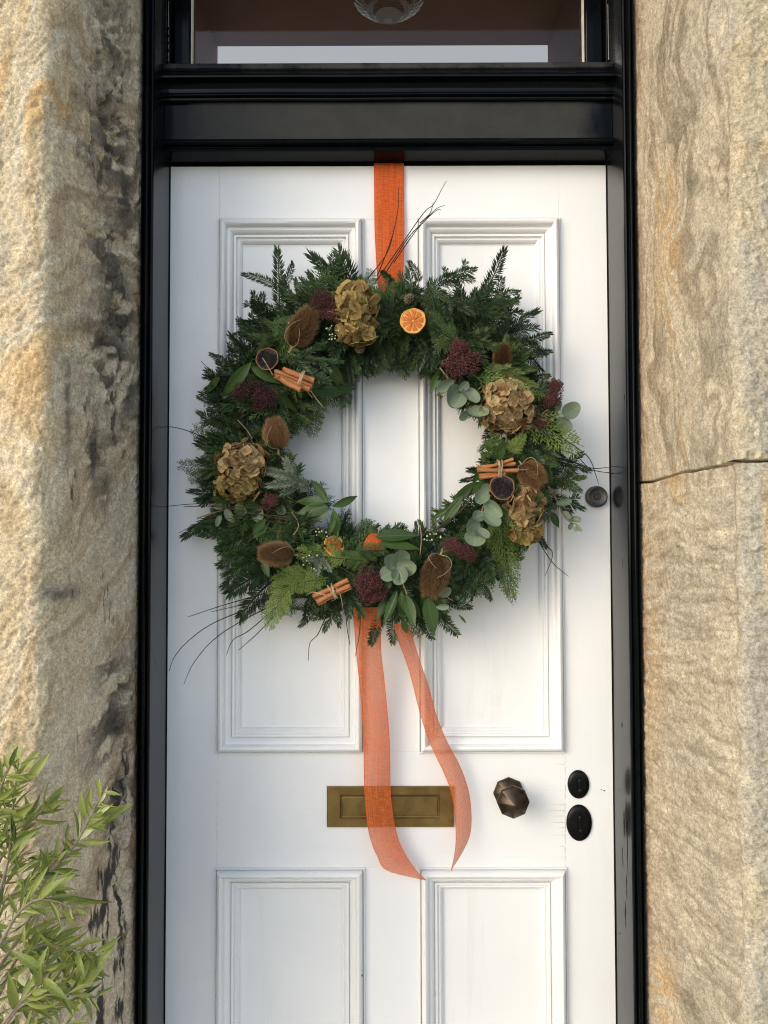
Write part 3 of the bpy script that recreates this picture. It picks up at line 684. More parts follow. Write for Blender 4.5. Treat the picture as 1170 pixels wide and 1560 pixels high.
# octagonal knob
kc = at(775, 1207.5); Mk = Matrix.Translation(kc) @ Matrix.Rotation(R(90), 4, 'X')
kn = link('door_knob', None, door)
mb = MB(); mb.lathe([(0.0295, 0.0), (0.0300, 0.004), (0.0285, 0.007), (0.0165, 0.016), (0.0125, 0.019), (0.0, 0.020)], 8, Mk, phase=R(22.5+68)); bevel(mb.build('rose', M['bronze'], kn), 0.0006)
mb = MB(); mb.lathe([(0.0115, 0.012), (0.0105, 0.026), (0.012, 0.034)], 20, Mk); mb.build('spindle_neck', M['bronze'], kn, auto=40)
mb = MB(); mb.lathe([(0.0, 0.033), (0.013, 0.033), (0.0275, 0.046), (0.0302, 0.050), (0.0302, 0.052), (0.0290, 0.0555), (0.004, 0.0735), (0.0, 0.0745)], 8, Mk, phase=R(22.5+68)); bevel(mb.build('grip', M['bronze'], kn), 0.0009)
# keyhole covers
for (px, py, rx, rz) in ((881, 1194.5, 16.3, 21.2), (882, 1253, 19.2, 27.0)):
    c = at(px, py); k_ = 1.481/FPX; rx *= k_; rz *= k_
    Me = Matrix.Translation(c) @ Matrix.Rotation(R(90), 4, 'X')
    kc_ = link('keyhole_plate', None, door)
    # local Z -> world -Y, local Y -> world Z
    mb = MB(); mb.lathe([(1.0, 0.0), (0.99, 0.0028), (0.93, 0.0044), (0.7, 0.0056), (0.42, 0.0060), (0.42, 0.0060), (0.0, 0.0061)], 40, Me, sx=rx, sy=rz); mb.build('oval_plate', M['iron'], kc_, auto=45)
    mb = MB(); x_, z_ = 0.0034, rz*0.50
    mb.box((c.x-x_, -0.0105, c.z-z_*0.85), (c.x+x_, -0.0055, c.z+z_)); o = mb.build('keyhole_cover', M['iron'], kc_); bevel(o, 0.0012)
    mb = MB(); mb.lathe([(0.0032, 0.0), (0.0032, 0.003), (0.002, 0.0042), (0, 0.0045)], 12, Matrix.Translation(Vector((c.x, -0.0104, c.z+z_*0.8))) @ Matrix.Rotation(R(90), 4, 'X')); mb.build('rivet', M['iron'], kc_, auto=40)
    mb = MB(); mb.lathe([(0.0042, 0.0), (0.0042, 0.002), (0.0012, 0.0035), (0, 0.0036)], 12, Matrix.Translation(Vector((c.x+0.001, -0.0104, c.z-z_*0.72))) @ Matrix.Rotation(R(90), 4, 'X')); mb.build('thumb_lip', M['iron'], kc_, auto=40)
# cylinder lock
c = at(907.5, 757); Me = Matrix.Translation(c) @ Matrix.Rotation(R(90), 4, 'X'); cl = link('cylinder_lock', None, door)
mb = MB(); mb.lathe([(0.0205, 0.0), (0.0205, 0.009), (0.0195, 0.0125), (0.0170, 0.0135), (0.0125, 0.0120), (0.0080, 0.0112), (0.0, 0.0112)], 40, Me); mb.build('lock_ring', M['steel'], cl, auto=30)
mb = MB(); mb.lathe([(0.0066, 0.010), (0.0066, 0.0128), (0.0058, 0.0136), (0.0, 0.0137)], 28, Me); mb.build('lock_core', M['bronze'], cl, auto=30)
mb = MB(); mb.box((c.x-0.0007, -0.0142, c.z-0.0042), (c.x+0.0007, -0.0134, c.z+0.0042)); mb.build('key_slot', M['iron'], cl)
# small chips in the paint, down to the dark wood
M['crack'] = mat_plain('paint_crack', (0.36, 0.35, 0.33), (0.52, 0.51, 0.48), 90, 0.9)
M['chip'] = mat_plain('bare_dark_wood', (0.03, 0.022, 0.016), (0.08, 0.06, 0.045), 90, 0.9)
def chip(pts, name='paint_chip'):
    mb = MB(); mb.poly([(at(x, y).x, -0.0004, at(x, y).z) for x, y in pts]); mb.build(name, M['crack' if name == 'paint_crack' else 'chip'], door)
rc = random.Random(4)
jx = 861.5
y = 1152
while y < 1318:                       # the cracked joint between lock rail and stile
    l = rc.uniform(3, 16); w0 = rc.uniform(0.25, 0.85)
    x0 = jx + rc.uniform(-0.6, 0.6) - (y-1150)*0.004; chip([(x0-w0/2, y), (x0+w0/2, y), (x0+w0*0.3, y+l), (x0-w0*0.3, y+l)], 'paint_crack'); y += l + rc.uniform(0, 7)
for yy, ln in ((1226, 22), (1235, 28), (1243, 18), (1253, 24), (1261, 12), (1272, 20), (1289, 8), (1164, 18), (1307, 6)):
    w0 = rc.uniform(0.25, 0.5); xa = jx - rc.uniform(0.5, 3); chip([(xa-ln, yy-0.05), (xa, yy-w0), (xa, yy+w0), (xa-ln, yy+0.1)], 'paint_crack')
y = 1154
while y < 1316:
    l = rc.uniform(2, 9); x0 = 332 + rc.uniform(-0.4, 0.4); w0 = rc.uniform(0.2, 0.5); chip([(x0-w0/2, y), (x0+w0/2, y), (x0+w0/2, y+l), (x0-w0/2, y+l)], 'paint_crack'); y += l + rc.uniform(3, 16)
for (x, y, a, b) in ((924.5-4, 1204.5, 2.4, 0.9), (916, 1203, 1.6, .6)): chip([(x-a, y-b*.4), (x, y-b), (x+a, y), (x, y+b)])
def chip_m(px, py, a, b, dep):
    p = D(px, py, dep); k = MM(dep); mb = MB(); rr_ = random.Random(int(px*7+py)); 
    mb.poly([p + Vector((math.cos(t*0.9)*a*k*rr_.uniform(.5, 1), 0, math.sin(t*0.9)*b*k*rr_.uniform(.5, 1))) for t in range(7)]); mb.build('paint_chip', M['chip'], door)
for (x, y, a, b, d_) in ((549.5, 1479, 1.6, 3.2, 0.0131), (551.5, 1486, 1.2, 3.0, 0.0131), (547, 1482, .7, 1.2, .0131)): chip_m(x, y, a, b, d_)

# ================================================================== ribbon
rb = thing('ribbon', 'wide orange woven ribbon over the door top with two sheer hanging tails', 'ribbon', (0, -0.03, 1.2))
def strip(name, left, right, dl, dr, mat, n=8, m=8, wob=0.0024, seed=0, bow=0.003):
    L = smooth_path([D(*p, d) for p, d in zip(left, dl)], n); Rr = smooth_path([D(*p, d) for p, d in zip(right, dr)], n)
    mb = MB(); rows = []; run = 0
    for i, (a, b) in enumerate(zip(L, Rr)):
        if i: run += ((a+b)/2 - (L[i-1]+Rr[i-1])/2).length
        row = []
        for k in range(m+1):
            t = k/m; p = a.lerp(b, t)
            p.y += -bow*math.sin(math.pi*t) + wob*(mnoise.noise(Vector((p.x*30, p.z*16, seed))) if 0 < k < m else 0.3*mnoise.noise(Vector((p.x*30, p.z*16, seed))))
            row.append((mb.add(p), (t, run)))
        rows.append(row)
    for a, b in zip(rows, rows[1:]):
        for k in range(m): mb.face((a[k][0], b[k][0], b[k+1][0], a[k+1][0]), [a[k][1], b[k][1], b[k+1][1], a[k+1][1]])
    return mb.build(name, mat, rb, smooth=True)
# strap: over the door top, down to the wreath
top = at(593, 251)
strip('strap', [(569.5, 247), (569.5, 252), (570, 300), (571, 360), (576, 450), (579, 520)], [(615.5, 247), (615.5, 252), (615.5, 300), (616, 360), (613, 450), (608, 520)],
      [-0.03, 0.003, 0.006, 0.010, 0.022, 0.05], [-0.03, 0.003, 0.006, 0.010, 0.022, 0.05], M['ribbon_strap'], n=8, m=6, wob=0.0006, seed=1, bow=0.0008)
# loop that shows over the inner edge of the wreath
strip('loop', [(553, 838), (555, 826), (560, 817), (565, 812), (569, 812)], [(588, 838), (586, 826), (582, 817), (577, 812), (573, 812)], [0.112, 0.108, 0.098, 0.08, 0.05], [0.112, 0.108, 0.098, 0.08, 0.05], M['ribbon_strap'], n=6, m=6, seed=2, bow=0.004)
t1l = [(538, 925), (539, 945), (541.5, 985), (545, 1018), (550, 1070), (553.5, 1120), (554.5, 1190), (557, 1230), (560.6, 1262), (566, 1284), (574, 1303), (590, 1326.6), (648, 1340.5)]
t1r = [(580, 925), (580, 955), (581, 994), (585, 1030), (590, 1080), (594, 1136), (595, 1200), (598, 1235), (602.7, 1262), (609, 1283), (617.6, 1301), (632, 1323), (648.4, 1339.5)]
d1 = [0.085, 0.075, 0.062, 0.052, 0.042, 0.036, 0.032, 0.031, 0.032, 0.034, 0.036, 0.038, 0.040]
strip('tail', t1l, t1r, d1, [x-0.003 for x in d1], M['ribbon_tail'], n=6, m=8, seed=3)
t2l = [(601, 950), (603, 967), (617.6, 1006), (629.4, 1045.5), (637, 1077), (653, 1128), (676.6, 1179), (688, 1210.6), (693.5, 1250), (694, 1285), (691, 1308), (686.5, 1326.6)]
t2r = [(620, 950), (627.5, 967), (641, 1010), (653, 1045), (665, 1089), (680.5, 1128), (699, 1163), (710, 1191), (717, 1222), (717.5, 1265.6), (706, 1296), (687.5, 1326)]
d2 = [0.085, 0.075, 0.062, 0.054, 0.050, 0.046, 0.044, 0.044, 0.046, 0.048, 0.050, 0.052]
d2r = [0.085, 0.073, 0.058, 0.048, 0.042, 0.036, 0.030, 0.027, 0.025, 0.028, 0.036, 0.046]
strip('tail', t2l, t2r, d2, d2r, M['ribbon_tail'], n=6, m=8, seed=4)
# ================================================================== wreath
WC = at(592, 684, -0.05)
wr = thing('wreath', 'large evergreen wreath with dried flowers, cinnamon, teasels and an orange slice', 'wreath', WC)
rg = random.Random(11)
def nrm(): return rg.gauss(0, 1)

# ---- builders (each makes one mesh in local space, +X along the piece, +Z towards the viewer)
def fir_mesh(seed, L=0.13, sides=3, needle=0.0165, mat='fir', flat=0.55):
    q = random.Random(seed); mb = MB()
    ca, cb = q.uniform(-.25, .25), q.uniform(-.15, .25)
    def axis(t): return Vector((t, ca*t*t/L*0.8, cb*t*t/L*0.8))
    shoots = [([axis(L*k/14) for k in range(15)], 1.0)]
    for i in range(sides):
        t0 = L*q.uniform(0.22, 0.68); sgn = 1 if i % 2 else -1; a = R(q.uniform(32, 52))*sgn; l = (L-t0)*q.uniform(0.6, 0.85)
        b0 = axis(t0); d = Vector((math.cos(a), math.sin(a), q.uniform(-.1, .25))).normalized()
        shoots.append(([b0 + d*l*k/10 + Vector((0.12*l*(k/10)**2, 0, 0)) for k in range(11)], 0.92))
    for pts, sc in shoots:
        mb.tint = 0.35; mb.tube(pts, 0.0013, 0.0007, 4, False)
        seg = [(b-a).length for a, b in zip(pts, pts[1:])]; tot = sum(seg); s = 0.004
        while s < tot:
            acc = 0
            for i, g_ in enumerate(seg):
                if acc+g_ >= s: break
                acc += g_
            f = (s-acc)/max(g_, 1e-6); p = pts[i].lerp(pts[i+1], min(f, 1)); T = (pts[i+1]-pts[i]).normalized()
            up_ = Vector((0, 0, 1)); B = T.cross(up_).normalized(); N = B.cross(T)
            tt = s/tot
            for k in range(4):
                side = 1 if k % 2 else -1
                el = q.gauss(0.15, flat) if k < 3 else q.uniform(0.6, 1.5)
                rad = (B*side*math.cos(el) + N*math.sin(el)).normalized()
                an = R(q.uniform(50, 68)*(1-tt**3) + 22*tt**3)
                d = (T*math.cos(an) + rad*math.sin(an)).normalized()
                l = needle*sc*q.uniform(0.75, 1.1)*(1-0.35*tt**4)*min(1, 0.55+s/0.02)
                w_ = T.cross(d).normalized(); w_ = (w_.cross(d))
                hw = 0.0012; w_ = w_.normalized()*hw
                tn = q.uniform(0.25, 0.75) + 0.35*tt**3
                mid = p + d*l*0.55 + T*l*0.03; tip = p + d*l + T*l*0.10
                mb.poly([p - w_*0.35, mid - w_, tip, mid + w_], tn)
            s += 0.0027
    return mb.mesh('fir_sprig', M[mat])
def cedar_mesh(seed, L=0.13, droop=0.3, mat='cedar'):
    q = random.Random(seed); mb = MB(); ca = q.uniform(-.25, .25)
    def axis(t): return Vector((t, ca*t*t/L, -droop*t*t/L*0.5 + 0.004*math.sin(t*60)))
    def scaleleaf(a, d, l, wdt, tn):
        n_ = Vector((0, 0, 1)); w_ = d.cross(n_).normalized()*wdt
        mb.poly([a - w_*0.5, a + d*l*0.5 - w_, a + d*l, a + d*l*0.5 + w_], tn)
    mb.tint = 0.4; mb.tube([axis(L*k/12) for k in range(13)], 0.0013, 0.0006, 4, False)
    t = 0.006; sd_ = 1
    while t < L:
        f = t/L; p = axis(t); T = (axis(t+0.001)-p).normalized()
        l = (0.046*(1-f)**0.75 + 0.010)*q.uniform(0.75, 1.1)*min(1, 0.5+t/0.03)
        a = R(q.uniform(36, 50))*sd_; d = Vector((T.x*math.cos(a)-T.y*math.sin(a), T.x*math.sin(a)+T.y*math.cos(a), T.z + q.uniform(-.35, .3))).normalized()
        m = 6; bp = [p + d*l*k/m + Vector((0.10*l*(k/m)**2, 0, -droop*0.25*l*(k/m)**2)) for k in range(m+1)]
        tn0 = q.uniform(0.1, 0.6)
        for k in range(m):
            scaleleaf(bp[k], (bp[k+1]-bp[k]).normalized(), l/m*1.25, 0.0011, tn0 + 0.4*k/m)
        s = 0.004; s2 = 1
        while s < l:
            g_ = s/l; i = min(int(g_*m), m-1); pp = bp[i].lerp(bp[i+1], g_*m-i); dd = (bp[i+1]-bp[i]).normalized()
            sl = (0.015*(1-g_)**0.8 + 0.004)*q.uniform(0.7, 1.15)
            b = R(q.uniform(32, 46))*s2; e = Vector((dd.x*math.cos(b)-dd.y*math.sin(b), dd.x*math.sin(b)+dd.y*math.cos(b), dd.z+q.uniform(-.3, .3))).normalized()
            scaleleaf(pp, e, sl*0.55, 0.0009, tn0 + 0.25*g_); scaleleaf(pp + e*sl*0.45, (e + dd*0.35).normalized(), sl*0.6, 0.0009, tn0 + 0.2 + 0.35*g_)
            s += 0.0026; s2 = -s2
        t += 0.0042; sd_ = -sd_
    return mb.mesh('cedar_sprig', M[mat])
def leaf_mesh(name, mat, L=1.0, W=0.3, curl=0.15, fold=0.12, p=0.85, q=1.0, nu=10, twist=0.0, wav=0.0):
    """Unit-length leaf blade with a folded midrib, curled along its length."""
    mb = MB(); rows = []
    for i in range(nu+1):
        t = i/nu; wd = W/2*max(0.0, math.sin(math.pi*min(1, t**p)))**q
        if i in (0, nu): wd = W*0.02
        cx, cz = L*t*(1-0.15*abs(curl)*t), -curl*L*t*t
        row = []
        for k in range(5):
            v = (k-2)/2; a = twist*t
            yy, zz = v*wd, abs(v)*wd*fold*2 + wav*wd*math.sin(t*19+k*2)*abs(v)
            row.append((mb.add((cx, yy*math.cos(a)-zz*math.sin(a), cz + yy*math.sin(a)+zz*math.cos(a))), (t, k/4)))
        rows.append(row)
    for a, b in zip(rows, rows[1:]):
        for k in range(4): mb.face((a[k][0], b[k][0], b[k+1][0], a[k+1][0]), [a[k][1], b[k][1], b[k+1][1], a[k+1][1]])
    return mb.mesh(name, mat, smooth=True)
def round_leaf_mesh(name, mat, cup=0.18, seed=0):
    """Coin-shaped leaf, unit diameter, stalk at the origin."""
    q = random.Random(seed); mb = MB(); nr, na = 5, 20; c = mb.add((0.5, 0, -cup*0.3)); prev = None; ph = q.uniform(0, 6); uvc = (0.5, 0.5)
    for r in range(1, nr+1):
        f = r/nr; row = []
        for k in range(na):
            a = 2*math.pi*k/na; rad = 0.5*f*(1+0.04*math.sin(3*a+ph))
            x, y = 0.5 + rad*math.cos(a), rad*math.sin(a)*0.96
            row.append((mb.add((x, y, cup*(f*f-0.3) * (0.6+0.4*abs(math.sin(a))) + 0.02*math.sin(2*a+ph)*f)), (x, 0.5+y)))
        for k in range(na):
            k2 = (k+1) % na
            if prev is None: mb.face((c, row[k][0], row[k2][0]), [uvc, row[k][1], row[k2][1]])
            else: mb.face((prev[k][0], row[k][0], row[k2][0], prev[k2][0]), [prev[k][1], row[k][1], row[k2][1], prev[k2][1]])
        prev = row
    return mb.mesh(name, mat, smooth=True)
def floret_mesh(seed, mat):
    """Four papery petals round a tiny eye; unit radius, facing +Z."""
    q = random.Random(seed); mb = MB(); a0 = q.uniform(0, 6)
    for k in range(4):
        a = a0 + k*math.pi/2 + q.uniform(-.2, .2); cup = q.uniform(0.0, 0.45); tn = q.uniform(0.0, 1.0); n = 6; G = []
        for i in range(n+1):
            t = i/n; row = []
            wd = (0.54 + 0.05*math.sin(k*3+seed))*((0.25+0.75*math.sin(math.pi/2*min(1, t/0.6))) if t < 0.6 else max(0.05, 1-((t-0.6)/0.4)**2)**0.62)
            for j in range(n+1):
                v = (j/n-0.5)*2; x = t*(1-0.10*v*v); y = v*wd
                z = cup*(t*t)*0.55 + 0.16*abs(v)*wd + 0.10*mnoise.noise(Vector((x*3+seed*5, y*3+k*9, 0))) + 0.05*mnoise.noise(Vector((x*8+seed*5, y*8+k*9, 3)))
                row.append(mb.add((x*math.cos(a)-y*math.sin(a), x*math.sin(a)+y*math.cos(a), z + 0.02*k), tn*0.85 + 0.42*(t-0.45) + 0.12*abs(v)*t))
            G.append(row)
        for i in range(n):
            for j in range(n): mb.face((G[i][j], G[i+1][j], G[i+1][j+1], G[i][j+1]))
    return mb.mesh('floret', mat, smooth=True)
def teasel_mesh(seed):
    """Egg-shaped spiny seed head, unit length from its stalk end at the origin to the crown at +X."""
    q = random.Random(seed); mb = MB(); W = 0.25
    def rad(t): return W*math.sin(math.pi*(0.06+0.88*t**0.85))**0.75
    N = 1500
    for i in range(N):
        t = 0.02 + 0.97*(i+0.5)/N; a = i*2.399963; r = rad(t); p = Vector((t, r*math.cos(a), r*math.sin(a)))
        o = Vector((0, math.cos(a), math.sin(a))); e = 0.002
        nrm_ = (o - Vector((1, 0, 0))*((rad(min(t+e, 1))-rad(max(t-e, 0)))/(2*e))*0.8).normalized()
        d = (nrm_*0.75 + Vector((0.65, 0, 0)) + Vector((q.gauss(0, .05), q.gauss(0, .05), q.gauss(0, .05)))).normalized(); l = q.uniform(0.11, 0.20)
        w_ = d.cross(o).normalized()*0.009
        tn = q.uniform(0.0, 1.0); b = p - d*0.03
        i0, i1, i2 = mb.add(b-w_, tn*0.15-.2), mb.add(b+w_, tn*0.15-.2), mb.add(p+d*l + Vector((0.02, 0, 0)), tn*0.7+0.75); mb.face((i0, i1, i2))
        w2 = d.cross(w_).normalized()*0.009
        i0, i1, i2 = mb.add(b-w2, tn*0.15-.2), mb.add(b+w2, tn*0.15-.2), mb.add(p+d*l + Vector((0.02, 0, 0)), tn*0.7+0.75); mb.face((i0, i1, i2))
    return mb.mesh('spines', M['teasel'])
def teasel_core_mesh():
    mb = MB(); W = 0.22
    mb.lathe([(0, 0)] + [(W*math.sin(math.pi*(0.06+0.88*t**0.85))**0.75, t) for t in np.linspace(0.01, 0.99, 14)] + [(0, 1)], 18, Matrix.Rotation(R(90), 4, 'Y'))
    return mb.mesh('core', M['teasel_core'], smooth=True)
def sedum_mesh(seed, n=420):
    """Flat-domed head of tiny star florets, unit radius, facing +Z, in rounded clusters."""
    q = random.Random(seed); mb = MB(); cl_ = []
    for i in range(9):
        a = i*2.4; r = 0.72*math.sqrt((i+0.4)/9); cl_.append((Vector((r*math.cos(a), r*math.sin(a), 0.28*(1-r*r) + q.uniform(-.06, .1))), q.uniform(0.24, 0.42)))
    for c, cr in cl_:
        m = n//9
        for j in range(m):
            h_ = 1 - 1.15*(j+0.5)/m; a = j*2.399963 + q.uniform(-.3, .3); rr_ = math.sqrt(max(0, 1-h_*h_))
            p = c + Vector((rr_*math.cos(a), rr_*math.sin(a), h_*0.9))*cr*q.uniform(0.78, 1.28)
            nn = (p-c).normalized(); s = q.uniform(0.034, 0.060); tn = q.choice((0.05, 0.15, 0.3, 0.45, 0.8))*q.uniform(.8, 1.2)
            u = nn.orthogonal().normalized(); v = nn.cross(u)
            b = [mb.add(p + (u*math.cos(k*1.2566+a)+v*math.sin(k*1.2566+a))*s*1.05, tn) for k in range(5)]; t_ = mb.add(p + nn*s*1.2, tn+0.22); d_ = mb.add(p - nn*s, tn*0.6)
            for k in range(5): mb.face((b[k], b[(k+1) % 5], t_)); mb.face((b[(k+1) % 5], b[k], d_))
    mb.tint = 0.0; mb.lathe([(0, -.35), (.5, -.2), (.66, 0), (.5, .16), (.2, .26), (0, .28)], 14, Matrix.Identity(4))
    return mb.mesh('sedum_head', M['sedum'])
def cinnamon_mesh(seed):
    """Rolled quill, unit length along +X, radius 0.07, with the scroll showing at its ends."""
    q = random.Random(seed); mb = MB(); sec = []; r = 0.068
    for k in range(22):
        a = k/21*R(400); rr_ = r - 0.028*(k/21); sec.append((rr_*math.cos(a), rr_*math.sin(a)))
    inn = [(x*0.80, y*0.80) for x, y in sec[::-1]]; loop = sec + inn; rows = []
    for i in range(9):
        t = i/8; rows.append([mb.add((t + (0.012*math.sin(k*1.1+seed) if i in (0, 8) else 0), y*(1+0.03*math.sin(t*9+seed)) + 0.012*math.sin(t*4+seed), z + 0.008*math.cos(t*5+seed)), 1 + q.uniform(-.12, .12)) for k, (y, z) in enumerate(loop)])
    m = len(loop)
    for a, b in zip(rows, rows[1:]):
        for k in range(m): mb.face((a[k], b[k], b[(k+1) % m], a[(k+1) % m]))
    for row, f in ((rows[0], 1), (rows[-1], 0)):
        for k in range(21):
            qd = (row[k], row[k+1], row[m-2-k], row[m-1-k]); mb.face(qd[::-1] if f else qd)
    return mb.mesh('cinnamon_stick', M['cinnamon'], auto=50)

# ---- mossy ring
mb = MB(); nu, nv = 120, 20; RM = 0.262
G = []
for i in range(nu):
    a = 2*math.pi*i/nu; row = []
    for j in range(nv):
        b = 2*math.pi*j/nv; d = 0.010*mnoise.noise(Vector((math.cos(a)*6, math.sin(a)*6, b*1.3)))+0.006*mnoise.noise(Vector((math.cos(a)*25, math.sin(a)*25, b*4)))
        r = RM + (0.040+d)*math.cos(b); row.append(mb.add((WC.x + r*math.cos(a), WC.y + (0.034+d)*math.sin(b) + 0.008, WC.z + r*math.sin(a)*0.97)))
    G.append(row)
for i in range(nu):
    for j in range(nv): mb.face((G[i][j], G[(i+1) % nu][j], G[(i+1) % nu][(j+1) % nv], G[i][(j+1) % nv]))
mb.build('moss_ring', M['moss'], wr, smooth=True)

# ---- evergreen sprigs
FIR = [fir_mesh(100+i, 0.13, (2, 3, 4, 2, 3, 1, 4, 3)[i], (0.0165, 0.0135, 0.018, 0.015, 0.019, 0.0165, 0.014, 0.017)[i], 'fir_fresh' if i in (2, 6) else 'fir', (0.55, 0.4, 0.7, 0.3, 0.55, 0.8, 0.45, 0.6)[i]) for i in range(8)]
FIRP = [fir_mesh(140+i, 0.10, 2, 0.0175, 'fir_pale', 0.35) for i in range(2)]
FIR1 = [fir_mesh(150+i, 0.10, 0, 0.0175, flat=0.35) for i in range(3)]
FIRS = [fir_mesh(160+i, 0.085, (2, 1, 2, 3)[i], (0.0165, 0.014, 0.018, 0.015)[i], 'fir_fresh' if i == 3 else 'fir') for i in range(4)]
CED = [cedar_mesh(200+i, 0.13, (0.15, 0.35, 0.5, 0.2, 0.4, 0.3)[i]) for i in range(6)]
CEDF = [cedar_mesh(230+i, 0.13, (0.3, 0.15, 0.45)[i], 'cedar_fresh') for i in range(3)]
def sprig(name, me, b, t, db, dt, roll=None, L=0.13, wd=1.0):
    B, T = D(*b, db), D(*t, dt)
    if me in FIR and (T-B).length < 0.105: me = rg.choice(FIRS)
    l = (T-B).length/(0.085 if me in FIRS else 0.10 if me in FIR1 or me in FIRP else L); wd *= max(0.85, 1/max(l, .5)) if l < 0.9 else 1
    Mx = frame_to(B, T, rg.uniform(-.6, .6) if roll is None else roll) @ Matrix.Diagonal((l, l*wd, l*wd, 1))
    return link(name, me, wr, Mx)
def polar(a, r): return 592 + r*math.cos(a), 684 - r*math.sin(a)*0.985
def lim(a, tab):
    d = (math.degrees(a)) % 360
    for (a0, v0), (a1, v1) in zip(tab, tab[1:]):
        if a0 <= d <= a1: return v0 + (v1-v0)*(d-a0)/(a1-a0)
OUT = [(0, 292), (15, 268), (33, 288), (45, 308), (55, 330), (62, 290), (80, 268), (95, 262), (105, 300), (118, 318), (130, 312), (150, 300), (165, 300), (180, 318), (200, 330), (215, 325), (225, 325), (235, 300), (250, 285), (265, 275), (280, 292), (292, 290), (300, 268), (315, 268), (330, 265), (345, 280), (360, 292)]
INN = [(0, 152), (40, 140), (70, 128), (90, 132), (110, 124), (135, 120), (160, 152), (180, 172), (200, 150), (225, 132), (250, 128), (270, 122), (300, 132), (330, 140), (360, 152)]
# back layer: sprigs fanning outwards
N = 140
for i in range(N):
    a = 2*math.pi*(i+rg.uniform(-.4, .4))/N; da = rg.gauss(0.0, 0.22)
    ro = lim(a, OUT)*rg.uniform(0.84, 0.99); b = polar(a - da*0.9, rg.uniform(180, 215)); t = polar(a, ro)
    ced = rg.random() < (0.42 if math.cos(a-R(-15)) > -0.2 else 0.22)
    sprig('cedar_sprig' if ced else 'fir_sprig', rg.choice(CED if ced else FIR), b, t, rg.uniform(.05, .08), rg.uniform(.028, .085))
# inner edge: shorter sprigs, mostly along the ring
N = 92
for i in range(N):
    a = 2*math.pi*(i+rg.uniform(-.4, .4))/N; da = rg.choice((-1, 1))*rg.uniform(0.15, 0.42)
    ri = lim(a, INN)*rg.uniform(0.92, 1.07); b = polar(a+da, rg.uniform(195, 225)); t = polar(a, ri)
    ced = rg.random() < 0.45
    sprig('cedar_sprig' if ced else 'fir_sprig', rg.choice(CED if ced else FIR), b, t, rg.uniform(.06, .09), rg.uniform(.04, .085), wd=0.8)
# front layer: lying over the face of the ring
N = 150
for i in range(N):
    a = 2*math.pi*(i+rg.uniform(-.5, .5))/N; da = rg.gauss(0, 0.30)
    r0, r1 = rg.uniform(165, 225), rg.uniform(200, 268); 
    if rg.random() < 0.3: r0, r1 = r1, rg.uniform(165, 200)
    ced = rg.random() < 0.36
    sprig('cedar_sprig' if ced else 'fir_sprig', rg.choice(CED if ced else FIR), polar(a-da, r0), polar(a+0.06, r1), rg.uniform(.085, .105), rg.uniform(.085, .125))
# sprigs one can single out in the outline
for b, t, kind, wd in [((425, 470), (428, 380), 'f1', 1.0), ((424, 438), (373, 406), 'f1', .8), ((428, 440), (460, 406), 'f1', .8), ((480, 450), (520, 380), 'f', 1), ((470, 455), (500, 400), 'c', 1), ((505, 440), (536, 392), 'f1', 1),
        ((405, 490), (372, 450), 'f', 1), ((400, 520), (352, 492), 'f', 1), ((370, 560), (318, 540), 'f', 1), ((365, 590), (305, 572), 'f', 1), ((355, 620), (298, 603), 'f', .9), ((350, 650), (302, 640), 'f', .9),
        ((350, 690), (285, 668), 'c', .8), ((350, 705), (268, 722), 'c', .7), ((355, 730), (282, 742), 'c', .7), ((360, 745), (283, 758), 'f', .8), ((380, 770), (264, 802), 'f1', .9), ((375, 785), (318, 822), 'f', .9),
        ((450, 850), (332, 890), 'f1', 1.5), ((450, 862), (340, 918), 'f1', 1.5), ((400, 830), (345, 850), 'f', 1), ((450, 890), (395, 945), 'c', 1), ((490, 915), (455, 955), 'f', 1.0), ((520, 905), (490, 965), 'f', 1),
        ((585, 930), (556, 982), 'f1', 1.1), ((600, 930), (590, 982), 'f1', 1), ((640, 930), (650, 980), 'f1', 1.1), ((660, 925), (692, 975), 'f1', 1.1), ((680, 915), (713, 932), 'f1', 1.0), ((720, 870), (748, 918), 'f', 1),
        ((765, 830), (781, 920), 'c', .6), ((800, 790), (834, 838), 'f', .9), ((820, 755), (892, 762), 'f', 1.0), ((835, 735), (896, 728), 'f', .9), ((835, 700), (905, 710), 'f', .8), ((800, 660), (862, 690), 'c', .9),
        ((790, 525), (845, 508), 'f', 1), ((785, 545), (843, 536), 'f', 1), ((800, 580), (842, 572), 'f', .9), ((735, 450), (778, 384), 'f1', 1.1), ((735, 455), (790, 435), 'f', 1), ((735, 470), (788, 462), 'f', 1), ((680, 430), (722, 398), 'f', 1),
        ((640, 430), (632, 394), 'f1', .9), ((660, 440), (690, 408), 'f', 1), ((600, 440), (585, 404), 'f1', .8), ((560, 440), (572, 402), 'c', .7),
        ((520, 560), (532, 626), 'c', .6), ((470, 600), (494, 662), 'c', .8), ((560, 520), (567, 574), 'f', .9), ((632, 530), (628, 568), 'f', 1), ((645, 530), (660, 572), 'c', .8), ((450, 560), (530, 580), 'f', .8)]:
    me = rg.choice({'f': FIR, 'f1': FIR1, 'c': CED}[kind]); t = (t[0]-(t[0]-b[0])*.10, t[1]-(t[1]-b[1])*.10)
    sprig('cedar_sprig' if kind == 'c' else 'fir_sprig', me, b, t, .065, rg.uniform(.04, .09), roll=rg.uniform(-.3, .3), wd=wd)
